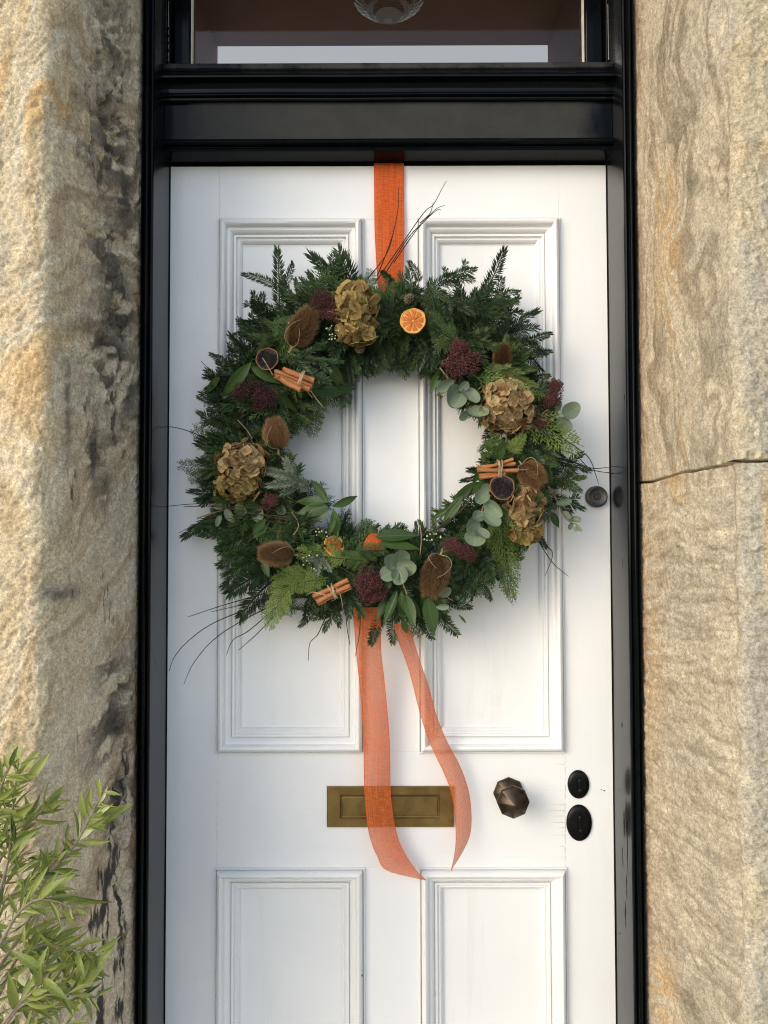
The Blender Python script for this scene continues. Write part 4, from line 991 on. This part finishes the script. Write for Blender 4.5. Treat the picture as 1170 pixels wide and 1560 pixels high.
for b, t, me, nm in [((470, 738), (405, 708), FIRP[0], 'fir_sprig'), ((472, 746), (432, 722), FIRP[1], 'fir_sprig'), ((418, 545), (520, 552), FIR[1], 'fir_sprig'), ((452, 556), (500, 590), FIR1[1], 'fir_sprig'),
        ((490, 840), (478, 870), FIRP[0], 'fir_sprig'), ((545, 850), (575, 825), CED[0], 'cedar_sprig'), ((560, 850), (520, 862), CED[1], 'cedar_sprig'), ((500, 880), (415, 890), CEDF[0], 'cedar_sprig'), ((470, 875), (420, 872), CEDF[1], 'cedar_sprig'), ((440, 895), (398, 945), CEDF[1], 'cedar_sprig'), ((530, 850), (455, 848), CEDF[2], 'cedar_sprig'),
        ((720, 570), (870, 690), CEDF[0], 'cedar_sprig'), ((745, 560), (830, 610), CEDF[1], 'cedar_sprig'), ((735, 560), (800, 600), CED[0], 'cedar_sprig'), ((650, 430), (690, 520), CED[1], 'cedar_sprig'), ((660, 440), (720, 480), FIR[0], 'fir_sprig'), ((690, 470), (770, 450), FIR[2], 'fir_sprig'),
        ((755, 760), (785, 900), CEDF[2], 'cedar_sprig'), ((765, 735), (778, 790), CEDF[1], 'cedar_sprig'), ((735, 850), (760, 880), FIR[3], 'fir_sprig'), ((775, 690), (800, 665), CEDF[0], 'cedar_sprig'), ((700, 520), (650, 500), CED[3], 'cedar_sprig'), ((770, 670), (740, 690), CED[4], 'cedar_sprig')]:
    o = sprig(nm, me, b, t, .12, .135, roll=rg.uniform(-.2, .2), wd=0.7 if me in CEDF else 0.9)
    if me in FIRP: o['label'] = 'fir sprig turned to its silvery underside'

# ---- decorations
def comp(name, label=None):
    o = link(name, None, wr)
    if label: o['label'] = label
    return o
FLO = [floret_mesh(300+i, M['hydra_olive']) for i in range(6)]; FLT = [floret_mesh(320+i, M['hydra_tan']) for i in range(6)]
def hydrangea(px, py, rx, ry, dep, fl, fr_, n, label, depth=0.85):
    c = D(px, py, dep); k = MM(dep); rx, ry = rx*k, ry*k; ro = (rx+ry)/2*depth; hd = comp('hydrangea_head', label)
    mb = MB(); mb.lathe([(math.sin(t), -math.cos(t)) for t in np.linspace(0, math.pi, 9)], 14, Matrix.Translation(c) @ Matrix.Diagonal((rx*0.74, ro*0.74, ry*0.74, 1)) )
    mb.build('core', M['hydra_core'], hd, smooth=True)
    for i in range(n):
        y = -1 + 1.25*(i+0.5)/n; a = i*2.399963 + rg.uniform(-.25, .25); s = math.sqrt(max(0, 1-y*y))
        d = Vector((s*math.cos(a)*rx, y*ro, s*math.sin(a)*ry)); p = c + d*rg.uniform(0.76, 1.02)
        nn = Vector((d.x/rx/rx, d.y/ro/ro, d.z/ry/ry)).normalized(); nn = (nn + Vector((nrm(), nrm(), nrm()))*0.36).normalized()
        Mx = Matrix.Translation(p) @ nn.to_track_quat('Z', 'Y').to_matrix().to_4x4() @ Matrix.Rotation(rg.uniform(0, 6.28), 4, 'Z') @ Matrix.Scale(fr_*rg.uniform(0.8, 1.15), 4)
        link('floret', rg.choice(fl), hd, Mx)
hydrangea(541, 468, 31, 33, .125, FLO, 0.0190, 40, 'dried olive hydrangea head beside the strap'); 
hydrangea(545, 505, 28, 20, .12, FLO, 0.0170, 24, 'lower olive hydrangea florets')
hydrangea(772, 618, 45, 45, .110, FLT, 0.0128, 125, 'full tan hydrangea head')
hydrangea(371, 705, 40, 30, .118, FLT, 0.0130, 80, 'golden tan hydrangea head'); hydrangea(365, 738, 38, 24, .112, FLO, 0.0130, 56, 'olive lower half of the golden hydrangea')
hydrangea(798, 772, 27, 34, .124, FLT, 0.0145, 52, 'small tan hydrangea head'); hydrangea(800, 808, 24, 21, .116, FLO, 0.0145, 28, 'lower brown hydrangea florets')
SED = [sedum_mesh(400+i, n) for i, n in enumerate((700, 620, 700))]
def sedum(px, py, rx, ry, dep_, tilt=0, face=(0, -1, 0.15)):
    dep = dep_ + 0.017; c = D(px, py, dep); k = MM(dep); f = Vector(face).normalized()
    Mx = Matrix.Translation(c) @ f.to_track_quat('Z', 'Y').to_matrix().to_4x4() @ Matrix.Rotation(R(tilt), 4, 'Z') @ Matrix.Diagonal((rx*k, ry*k, (rx+ry)/2*k, 1))
    rx *= 1.28; ry *= 1.28
    link('sedum_head', rg.choice(SED), wr, Mx)
for a in ((491, 458, 21, 17, .115, -15), (505, 478, 24, 16, .11, -30), (373, 597, 26, 15, .11, 20), (402, 608, 22, 24, .115), (700, 556, 33, 28, .115), (699, 530, 17, 17, .115), (838, 608, 17, 18, .105), (822, 640, 18, 20, .09), (690, 832, 20, 14, .12, -30), (710, 842, 20, 15, .12, -30),
          (562, 886, 27, 22, .12), (568, 905, 25, 18, .11), (411, 764, 15, 14, .105), (845, 590, 14, 16, .09), (650, 470, 12, 10, .08)): sedum(*a)
TS, TC = [teasel_mesh(500+i) for i in range(3)], teasel_core_mesh()
def teasel(b, t, db, dt, fat=1.0, bracts=((0.9, 0.8),)):
    B, T = D(*b, db), D(*t, dt); l = (T-B).length; h_ = comp('teasel_head'); Mx = frame_to(B, T) @ Matrix.Diagonal((l, l*fat, l*fat, 1))
    link('core', TC, h_, Mx); link('spines', rg.choice(TS), h_, Mx)
    mb = MB()
    for i, (s, f) in enumerate(bracts):
        P = [Mx @ Vector(v) for v in ((0.0, 0, 0.02), (0.0, 0.14*s, 0.16), (0.12, 0.25*s, 0.28), (0.36*f, 0.24*s, 0.36), (0.58*f, 0.14*s, 0.39), (0.72*f, 0.03*s, 0.39))]
        mb.tube(smooth_path(P, 5), 0.0008, 0.0004, 5)
    mb.tube([Mx @ Vector((0.03, 0, 0)), Mx @ Vector((-0.18, 0.02, -0.03))], 0.0022, 0.0017, 6)
    mb.build('bracts', M['straw'], h_)
teasel((446, 528), (474, 474), .125, .13, 1.08, ((0.9, .9), (-.5, .6)))
teasel((763, 561), (768, 526), .115, .125, 1.25, ((-1.2, .2),)); teasel((424, 684), (417, 640), .125, .12, 1.3, ((0.8, .9),)); teasel((795, 708), (824, 738), .13, .14, 1.45, ((1, 1), (-.8, .5)))
teasel((447, 845), (397, 843), .125, .135, 1.15, ((-.8, .9),)); teasel((671, 846), (655, 905), .13, .135, 1.05, ((1.1, .8), (-1.1, .5)))
CIN = [cinnamon_mesh(i) for i in range(4)]
def cinnamon(sticks, twine_at, dep, k_=0.95, tails=()):
    bd = comp('cinnamon_bundle')
    for (b, t, dd) in sticks:
        B, T = D(*b, dep+dd), D(*t, dep+dd+.004); l = (T-B).length; s = 0.0745*k_
        link('cinnamon_stick', rg.choice(CIN), bd, frame_to(B, T, rg.uniform(0, 6.28)) @ Matrix.Diagonal((l, s, s, 1)))
    (x, y), ang, hw, hd_ = twine_at; c = D(x, y, dep+.004); k = MM(dep); mb = MB(); ax = Vector((math.cos(ang), 0, math.sin(ang))); pr = Vector((-math.sin(ang), 0, math.cos(ang)))
    for j in range(3):
        o_ = (j-1)*0.0019; sl = rg.uniform(-.25, .25)
        mb.tube([c + ax*(o_ + sl*hw*k*math.cos(a)) + pr*hw*k*math.cos(a) + Vector((0, -hd_*math.sin(a), 0)) for a in np.linspace(0, 2*math.pi, 22)], 0.0011, n=5, cap=False)
    for P in tails: mb.tube(smooth_path([D(*p, d) for p, d in P], 5), 0.0011, 0.0008, 5)
    mb.build('twine', M['twine'], bd)
cinnamon([((419, 566), (476, 588), .0), ((431, 563), (479, 581), .006), ((420, 573), (472, 593), .010), ((425, 576), (458, 595), .020)], ((460, 580), R(-25), 15, .022), .125, 1.2, ([((462, 588), .13), ((468, 596), .12), ((476, 606), .11)], [((470, 590), .13), ((480, 605), .12), ((492, 620), .11)]))
cinnamon([((728, 713), (785, 706), .0), ((727, 717), (789, 716), .010), ((730, 724), (786, 718), .004), ((735, 714), (782, 700), .004), ((731, 729), (770, 721), .008)], ((761, 716), R(2), 15, .016), .13, .80, ([((761, 702), .15), ((760, 722), .152), ((759, 730), .14)],))
cinnamon([((477, 909), (531, 885), .0), ((483, 917), (534, 893), .008), ((480, 913), (530, 890), -.006)], ((508, 901), R(24), 12, .013), .13, 1.15, ([((513, 896), .145), ((519, 908), .14), ((522, 925), .12)], [((500, 908), .14), ((478, 902), .13), ((470, 905), .12)]))
# dried fruit slices
def slice_mesh(kind):
    """Unit-radius dried slice facing +Z."""
    out = {}
    q = random.Random(7); mb = MB(); n = 48
    def wob(k): return 1 + 0.03*math.sin(3*k*2*math.pi/n+1) + 0.02*math.sin(7*k*2*math.pi/n)
    prof = [(0.90, 0.03), (0.93, 0.09), (0.98, 0.085), (1.0, 0.02), (0.985, -0.07), (0.90, -0.08)]
    rows = [[mb.add((r*wob(k)*math.cos(2*math.pi*k/n), r*wob(k)*math.sin(2*math.pi*k/n), z + 0.05*math.sin(2*2*math.pi*k/n))) for r, z in prof] for k in range(n)]
    for k in range(n):
        for j in range(len(prof)-1): mb.face((rows[k][j], rows[(k+1) % n][j], rows[(k+1) % n][j+1], rows[k][j+1])[::-1])
    out['rind'] = mb.mesh('rind', M['rind' if kind == 'o' else 'husk'], auto=50)
    mb = MB(); c = mb.add((0, 0, 0.0)); ring = [mb.add((0.92*wob(k)*math.cos(2*math.pi*k/n), 0.92*wob(k)*math.sin(2*math.pi*k/n), 0.03 + 0.05*math.sin(2*2*math.pi*k/n))) for k in range(n)]
    for k in range(n): mb.face((c, ring[k], ring[(k+1) % n]))
    out['pith'] = mb.mesh('pith', M['pith' if kind == 'o' else 'dark_flesh'], smooth=True)
    mb = MB(); m = 9
    if kind == 'o':
        for s in range(m):
            a0, a1 = 2*math.pi*(s+0.05)/m, 2*math.pi*(s+0.95)/m; rows = []
            for i in range(7):
                t = i/6; r = 0.08 + 0.79*t; row = []
                for j in range(7):
                    v = j/6; a = a0 + (a1-a0)*v; inset = 0.05*(1-t)
                    z = 0.02 + 0.055*math.sin(math.pi*v)**0.5*min(1, (1-abs(2*t-1))*3+0.0) + 0.035*mnoise.noise(Vector((r*math.cos(a)*6, r*math.sin(a)*6, 2))) + 0.05*t*math.sin(2*a)
                    row.append(mb.add((r*math.cos(a), r*math.sin(a), z), 1 + q.uniform(-.15, .15)))
                rows.append(row)
            for a_, b_ in zip(rows, rows[1:]):
                for j in range(6): mb.face((a_[j], b_[j], b_[j+1], a_[j+1]))
        out['flesh'] = mb.mesh('flesh', M['flesh'], smooth=True)
    else:
        for i in range(190):
            r = 0.84*math.sqrt((i+0.5)/190); a = i*2.399963; s = q.uniform(0.05, 0.085); p = Vector((r*math.cos(a), r*math.sin(a), 0.03 + q.uniform(-.02, .06)))
            v = [mb.add(p + Vector(d)*s, 1+q.uniform(-.3, .3)) for d in ((1, 0, 0), (0, 1, 0), (-1, 0, 0), (0, -1, 0), (0, 0, 1))]
            for k in range(4): mb.face((v[k], v[(k+1) % 4], v[4]))
        out['seeds'] = mb.mesh('flesh', M['dark_flesh'])
    return out
SO, SK = slice_mesh('o'), slice_mesh('k')
def fruit(name, sl, px, py, r, dep, face, label=None):
    h_ = comp(name, label); c = D(px, py, dep); k = r*MM(dep)
    Mx = Matrix.Translation(c) @ Vector(face).normalized().to_track_quat('Z', 'Y').to_matrix().to_4x4() @ Matrix.Rotation(0.4, 4, 'Z') @ Matrix.Scale(k, 4)
    for nm, me in sl.items(): link('flesh' if nm == 'seeds' else nm, me, h_, Mx)
fruit('orange_slice', SO, 629, 489, 20.0, .135, (-0.12, -1, 0.05), 'whole dried orange slice facing out'); fruit('orange_slice', SO, 509, 832, 16.5, .115, (0.55, -1, 0.35), 'half-hidden dried orange slice')
fruit('dark_slice', SK, 407, 547, 18, .125, (-0.1, -1, 0.1)); fruit('dark_slice', SK, 765, 743, 19.5, .145, (0.05, -1, 0.15))
# larch cones
def cone_mesh(seed):
    mb = MB(); q = random.Random(seed)
    for i in range(46):
        t = i/46; a = i*2.399963; r = 0.62*math.sin(math.pi*(0.12+0.82*t))**0.8; p = Vector((r*math.cos(a), r*math.sin(a), -0.6+1.2*t)); o = Vector((math.cos(a), math.sin(a), 0)); s = 0.30*(1-0.4*t)
        w_ = Vector((-o.y, o.x, 0))*s; d = (o*0.75 + Vector((0, 0, 0.7))).normalized()*s*1.3; b = p - o*0.25
        v = [mb.add(b-w_*0.4, .7), mb.add(b+w_*0.4, .7), mb.add(p+w_+d*.5, 1.1), mb.add(p+d, 1.3), mb.add(p-w_+d*.5, 1.1)]; mb.face(v)
    return mb.mesh('pine_cone', M['cone'])
CN = cone_mesh(1)
for px, py, r, dep, f in ((624, 456, 11, .12, (-.4, -1, .4)), (655, 487, 14, .12, (.8, -1, .1)), (695, 500, 13, .10, (.3, -1, -.3)), (548, 530, 10, .10, (0, -1, -.4))):
    link('pine_cone', CN, wr, Matrix.Translation(D(px, py, dep)) @ Vector(f).to_track_quat('Z', 'Y').to_matrix().to_4x4() @ Matrix.Scale(r*MM(dep), 4))
# eucalyptus
EU = [round_leaf_mesh('eucalyptus_leaf', M['euca'], c, i) for i, c in enumerate((0.10, 0.22, 0.16))]
EL = leaf_mesh('eucalyptus_leaf', M['euca'], 1, 0.42, 0.2, 0.1, 0.8, 0.8)
def euca(stem, leaves, dep, label=None):
    """stem: photo points; leaves: (base px, tip px, width/length, depth at the tip)."""
    h_ = comp('eucalyptus_sprig', label); mb = MB(); mb.tube(smooth_path([D(*p, dep) for p in stem], 4), 0.0014, 0.0008, 5); mb.build('stem', M['straw'], h_)
    for i, (b, t, asp, dt) in enumerate(leaves):
        B, T = D(*b, dep+.004+.0015*i), D(*t, dep+dt+.0015*i); l = (T-B).length*0.86
        link('eucalyptus_leaf', rg.choice(EU), h_, frame_to(B, T, rg.choice((-1, 1))*rg.uniform(.15, .6)) @ Matrix.Diagonal((l, l*asp, l, 1)))
euca([(620, 905), (612, 885), (606, 866)], [((606, 864), (580, 850), 1.05, .02), ((604, 866), (576, 884), .9, .015), ((606, 864), (612, 832), 1.1, .02), ((606, 864), (640, 860), .95, .025), ((607, 866), (616, 894), .95, .03), ((604, 868), (596, 886), .55, .03)], .135, 'rosette of round eucalyptus leaves')
euca([(745, 745), (735, 775), (725, 815)], [((742, 750), (722, 770), .8, .02), ((740, 765), (770, 790), .72, .02), ((734, 780), (765, 806), .7, .03), ((728, 795), (705, 812), .8, .03), ((726, 808), (722, 838), 1.05, .03), ((726, 806), (748, 824), .55, .035), ((735, 785), (716, 790), .9, .02), ((746, 740), (728, 752), .7, .02)], .125)
euca([(670, 560), (700, 600), (722, 640)], [((700, 590), (678, 622), 1.0, .02), ((705, 600), (690, 626), .85, .025), ((708, 592), (728, 620), .8, .025), ((715, 625), (748, 636), .85, .03), ((715, 628), (696, 640), .6, .02), ((690, 580), (660, 598), .5, .02), ((700, 595), (716, 580), .8, .01)], .115)
euca([(815, 640), (850, 638), (862, 634)], [((858, 634), (889, 616), .95, .02), ((852, 636), (868, 664), .9, .015), ((846, 628), (854, 606), .6, .01)], .085)
euca([(835, 740), (850, 765), (862, 790), (880, 800)], [((848, 768), (876, 763), .5, .02), ((858, 780), (870, 794), .6, .02), ((866, 790), (890, 793), .5, .02), ((872, 797), (864, 808), .6, .015), ((878, 800), (887, 812), .5, .01), ((876, 802), (878, 812), .6, .01)], .08, 'thin sprig of small eucalyptus leaves')
euca([(300, 790), (350, 775), (430, 768)], [((325, 772), (352, 766), .45, .015), ((345, 775), (360, 800), .5, .02), ((390, 770), (398, 800), .7, .02), ((395, 764), (402, 742), .6, .02), ((420, 770), (440, 782), .7, .02), ((360, 770), (380, 784), .6, .02), ((336, 786), (330, 806), .55, .015)], .088)
euca([(640, 900), (670, 905), (690, 915)], [((668, 905), (690, 893), .8, .02), ((665, 925), (688, 922), .6, .02)], .115)
# laurel and willow-like leaves
LL = [leaf_mesh('laurel_leaf', M['laurel'], 1, w_, c, f, p, 1.0, 12, tw) for w_, c, f, p, tw in ((0.30, .12, .10, .85, .1), (0.24, .25, .14, .9, -.2), (0.36, .1, .08, .8, 0), (0.28, -.15, .16, .85, .3))]
def lleaf(b, t, db=.115, dt=.13, wd=1.0, roll=None, me=None):
    B, T = D(*b, db), D(*t, dt); l = (T-B).length
    link('laurel_leaf', me or rg.choice(LL), wr, frame_to(B, T, rg.uniform(-.5, .5) if roll is None else roll) @ Matrix.Diagonal((l, l*wd, l, 1)))
for a in [((383, 552), (335, 606), .12, .12, 1.1, .2), ((380, 556), (425, 588), .115, .12, 1.1, -.4), ((415, 590), (452, 632), .11, .10, 1.0), ((455, 590), (545, 588), .10, .08, 1.25, .2), ((495, 545), (530, 600), .11, .08, .9), ((335, 575), (310, 600), .09, .07, 1), 
          ((500, 765), (476, 730), .12, .11, 1.15, .3), ((506, 772), (549, 757), .12, .11, 1.2, -.3), ((508, 775), (514, 822), .125, .13, 1.3, .1), ((498, 765), (448, 762), .12, .11, 1.1), ((500, 772), (450, 782), .12, .12, 1.2), ((500, 778), (470, 800), .125, .12, .9), ((510, 790), (500, 815), .13, .13, .9), ((405, 790), (384, 812), .125, .13, 1.5), ((408, 800), (385, 822), .12, .125, 1.2),
          ((575, 828), (642, 832), .12, .13, 1.0, .9), ((572, 818), (640, 812), .115, .12, .9, .5), ((590, 905), (576, 950), .12, .125, 1.1), ((605, 900), (586, 955), .125, .13, .9), ((612, 900), (611, 948), .13, .13, 1.25), ((618, 905), (632, 955), .13, .13, 1.2), ((628, 912), (640, 945), .125, .12, 1.1), ((650, 910), (664, 967), .12, .125, 1.2), ((598, 885), (578, 902), .13, .13, 1.3), ((648, 895), (640, 930), .11, .11, 1.2),
          ((675, 560), (654, 600), .09, .08, 1.1), ((735, 735), (690, 760), .11, .11, 1.0), ((720, 740), (688, 772), .11, .12, 1.0), ((700, 770), (650, 790), .11, .10, .8), ((705, 755), (672, 800), .115, .11, .8), ((690, 785), (668, 810), .11, .11, .9), ((735, 705), (722, 740), .12, .12, 1.2), ((760, 700), (768, 680), .12, .13, 1.4), ((758, 690), (740, 680), .115, .12, 1.2), ((752, 690), (776, 672), .11, .12, 1.2),
          ((515, 555), (470, 545), .10, .10, 1), ((410, 880), (395, 840), .10, .10, 1.2), ((840, 780), (852, 805), .085, .08, 1.2), ((710, 950), (700, 935), .1, .1, 1), ((620, 965), (612, 940), .09, .1, 1)]: lleaf(*a)
# twigs and grasses
def twig(pts, dep0, dep1, r0=0.0011, r1=0.0005, mat='dark_twig', name='twig'):
    n = len(pts); mb = MB(); mb.tube(smooth_path([D(*p, dep0+(dep1-dep0)*i/(n-1)) for i, p in enumerate(pts)], 6), r0, r1, 5); mb.build(name, M[mat], wr)
for pts, a, b in [([(572, 430), (610, 375), (645, 325), (660, 312), (672, 290), (680, 276)], .06, .05), ([(585, 420), (620, 365), (648, 335), (665, 318), (678, 313)], .06, .06), ([(640, 340), (655, 325), (660, 308)], .06, .05), ([(575, 420), (596, 365), (606, 320), (607, 285)], .05, .04), ([(600, 400), (635, 350), (663, 322), (672, 320)], .065, .07), ([(560, 425), (590, 385), (600, 350)], .06, .04),
          ([(440, 900), (370, 930), (320, 952), (285, 978), (265, 1002), (258, 1022)], .08, .035), ([(450, 905), (370, 945), (325, 975), (295, 1010), (280, 1042)], .08, .035), ([(400, 905), (340, 922), (286, 940)], .08, .05), ([(440, 905), (375, 920), (322, 932)], .09, .06), ([(420, 925), (380, 960), (355, 975), (345, 998)], .08, .05), ([(430, 925), (392, 965), (364, 990)], .08, .06), ([(425, 895), (395, 915), (372, 942)], .09, .08),
          ([(500, 930), (485, 965), (472, 980), (470, 1006)], .08, .05), ([(530, 920), (528, 950), (533, 982)], .1, .08), ([(548, 920), (548, 960), (541, 1000)], .11, .09),
          ([(790, 690), (860, 700), (900, 713), (925, 712), (955, 708)], .09, .03), ([(800, 680), (870, 690), (903, 716), (958, 722)], .085, .03), ([(860, 670), (895, 695), (907, 722), (912, 738)], .07, .05), ([(840, 700), (880, 712), (935, 722)], .07, .04),
          ([(815, 800), (832, 830), (842, 845), (830, 878)], .07, .05), ([(815, 815), (840, 855), (866, 878)], .07, .04), ([(745, 830), (745, 850), (740, 862)], .1, .1),
          ([(340, 690), (300, 662), (258, 650), (235, 656)], .06, .03), ([(430, 790), (350, 768), (290, 768), (232, 774)], .1, .04), ([(350, 600), (330, 575), (306, 550)], .09, .07), ([(440, 765), (360, 790), (310, 795), (272, 812)], .11, .07)]:
    twig(pts, a, b)
for pts, a, b in [([(480, 800), (400, 785), (330, 772), (280, 772)], .12, .1), ([(490, 790), (400, 775), (320, 770)], .12, .11), ([(480, 805), (420, 795), (345, 790), (290, 800)], .12, .09), ([(490, 795), (440, 788), (360, 780)], .125, .12), ([(640, 820), (690, 770), (720, 740)], .12, .12), ([(650, 815), (700, 780), (722, 750)], .12, .12), ([(470, 850), (510, 860), (545, 880)], .12, .12)]:
    twig(pts, a, b, .0011, .0007, 'bark', 'stem')
for pts, a, b in [([(362, 640), (376, 655), (384, 668)], .12, .12), ([(400, 545), (408, 558), (416, 572)], .145, .15), ([(445, 780), (455, 800), (447, 815)], .13, .13), ([(640, 800), (642, 820), (640, 845)], .13, .13), ([(410, 685), (425, 693), (432, 700)], .12, .12)]:
    twig(pts, a, b, .0009, .0008, 'straw', 'wire_tie')
# seed sprays
def spray(px, py, r, dep, n):
    mb = MB(); st = MB(); c = D(px, py, dep-.01); k = MM(dep)
    for i in range(n):
        p = D(px + rg.uniform(-r, r), py + rg.uniform(-r, r)*.8, dep + rg.uniform(0, .012)); s = rg.uniform(.0012, .0022)
        mb.lathe([(0, -s), (s*.8, -s*.5), (s*.8, s*.5), (0, s)], 6, Matrix.Translation(p)); st.tube([c + Vector((0, 0, -r*k*.8)), (c+p)/2 + Vector((0, 0, -.003)), p], .0006, n=4)
    h_ = comp('seed_spray'); mb.build('seeds', M['berry'], h_, smooth=True); st.build('stalks', M['cedar'], h_)
for a in ((505, 507, 13, .12, 16), (470, 858, 15, .12, 14), (492, 812, 12, .13, 8), (660, 815, 14, .12, 12), (672, 600, 10, .1, 8)): spray(*a)
# ================================================================== shrub at the bottom left
rs = random.Random(21)
sh = thing('leafy_shrub', 'bright green shrub with narrow pointed leaves against the stone wall', 'shrub', (D(0, 1560, .5).x-0.1, -0.52, -0.16))
SL = [leaf_mesh('leaf', M['olive'], 1, w_, c, f, p, 1.0, 8, tw) for w_, c, f, p, tw in ((0.19, .25, .2, .9, .3), (0.18, -.15, .25, .95, -.5), (0.22, .4, .15, 1.0, .1), (0.17, .15, .3, 1.05, .8), (0.23, .3, .2, .9, -.4), (0.13, .1, .4, .95, .2))]
SY = [leaf_mesh('leaf', M['shoot'], 1, w_, c, .35, .85, 1.0, 8) for w_, c in ((0.20, .1), (0.14, .0))]
def branch(pts, d0, d1, r0, r1):
    n = len(pts); P = smooth_path([D(*p, d0+(d1-d0)*i/(n-1)) for i, p in enumerate(pts)], 6)
    mb = MB(); mb.tube(P, r0, r1, 6); mb.build('branch', M['bark_pale'], sh); return P
M['bark_pale'] = mat_plain('grey_shrub_bark', (0.16, 0.13, 0.09), (0.30, 0.25, 0.18), 120, 0.85)
BR = [([(-60, 1720), (-10, 1500), (35, 1420), (70, 1340), (112, 1290), (140, 1240), (158, 1205)], .46, .50, .0028, .001, 26), ([(-80, 1500), (0, 1378), (45, 1350), (75, 1322), (108, 1282)], .5, .47, .0022, .001, 26), ([(-40, 1480), (5, 1340), (15, 1290), (20, 1230), (28, 1160)], .52, .50, .0022, .0009, 30),
      ([(-60, 1700), (10, 1560), (45, 1525), (80, 1515), (150, 1520)], .5, .52, .0022, .0009, 26), ([(-50, 1640), (20, 1470), (60, 1440), (100, 1445), (145, 1450)], .44, .46, .0022, .0009, 26), ([(-70, 1500), (-20, 1300), (-5, 1220), (15, 1165)], .5, .52, .0022, .0009, 24),
      ([(-60, 1560), (10, 1420), (40, 1380), (70, 1370), (118, 1385)], .55, .56, .0025, .001, 22), ([(-60, 1480), (0, 1310), (35, 1262), (60, 1240), (75, 1222)], .45, .46, .0025, .001, 24), ([(0, 1650), (60, 1560), (95, 1500), (115, 1480), (135, 1462)], .42, .43, .0022, .0009, 22), ([(-80, 1600), (-30, 1450), (-5, 1400), (10, 1330)], .42, .42, .0022, .0009, 22), ([(-40, 1620), (20, 1540), (60, 1500), (70, 1470)], .56, .57, .0025, .001, 20)]
for pts, d0, d1, r0, r1, nl in BR:
    P = branch(pts, d0, d1, r0, r1)
    for i in range(nl):
        t = 0.32 + 0.68*(i+0.5)/nl; k = t*(len(P)-1); j = min(int(k), len(P)-2); p = P[j].lerp(P[j+1], k-j); T = (P[j+1]-P[j]).normalized()
        side = Vector((rs.gauss(0, 1), rs.gauss(0, .7), rs.gauss(0, 1))); side = (side - T*side.dot(T)).normalized()
        d = (T*rs.uniform(.35, 1.0) + side*rs.uniform(.5, 1.0) + Vector((0.15, 0, -0.1))).normalized()
        l = rs.uniform(0.022, 0.050)*(1.0 if t < .85 else 0.75)
        link('leaf', rs.choice(SL), sh, frame_to(p, p+d*l, rs.uniform(-1.1, 1.1), face=(0.1, -1, 0.35)) @ Matrix.Scale(l, 4))
for b, t, y in [((148, 1240), (164, 1198), 1), ((148, 1242), (172, 1225), 1), ((140, 1250), (193, 1232), 0), ((150, 1256), (185, 1240), 0), ((115, 1285), (122, 1235), 1), ((118, 1280), (152, 1248), 1), ((122, 1282), (168, 1281), 0), ((130, 1250), (120, 1210), 0), ((135, 1245), (133, 1200), 0), ((55, 1348), (168, 1388), 0), ((108, 1370), (70, 1345), 0), ((95, 1300), (65, 1310), 0), ((120, 1510), (165, 1448), 0), ((112, 1505), (138, 1465), 0), ((98, 1490), (113, 1457), 0), ((25, 1180), (26, 1135), 0), ((30, 1178), (56, 1148), 0), ((40, 1192), (72, 1152), 0), ((35, 1430), (62, 1480), 0), ((25, 1490), (70, 1508), 1), ((65, 1300), (62, 1288), 1)]:
    B, T = D(*b, .46), D(*t, .47); l = (T-B).length
    link('leaf', rs.choice(SY if y else SL), sh, frame_to(B, T, rs.uniform(-.4, .4)) @ Matrix.Diagonal((l, l*1.1, l, 1)))

# the inner leaves behind, too many to tell apart
mb = MB()
for i in range(420):
    px, py = rs.uniform(-60, 120), rs.uniform(1190, 1600)
    if px > 25 + (py-1190)*0.28 or (py < 1300 and px > 40) : continue
    p = D(px, py, rs.uniform(.40, .52)); d = Vector((rs.gauss(.3, .7), rs.gauss(0, .4), rs.gauss(.5, .6))).normalized(); l = rs.uniform(.022, .048); Mx = frame_to(p, p+d*l, rs.uniform(-1.2, 1.2)) @ Matrix.Scale(l, 4)
    W_ = rs.uniform(.06, .10); mb.tint = rs.uniform(.0, 1.4)
    v = [mb.add(Mx @ Vector(q)) for q in ((0, 0, 0), (.3, W_*.8, .03), (.3, 0, 0), (.3, -W_*.8, .03), (.62, W_*.8, 0), (.62, 0, -.04), (.62, -W_*.8, 0), (1, 0, -.12))]
    for f in ((0, 2, 1), (0, 3, 2), (1, 2, 5, 4), (2, 3, 6, 5), (4, 5, 7), (5, 6, 7)): mb.face([v[k] for k in f], [(0.5, 0.25 if k in (1, 4) else 0.75 if k in (3, 6) else 0.5) for k in f])
o = mb.build('inner_foliage', M['olive'], sh, smooth=True); o['kind'] = 'stuff'
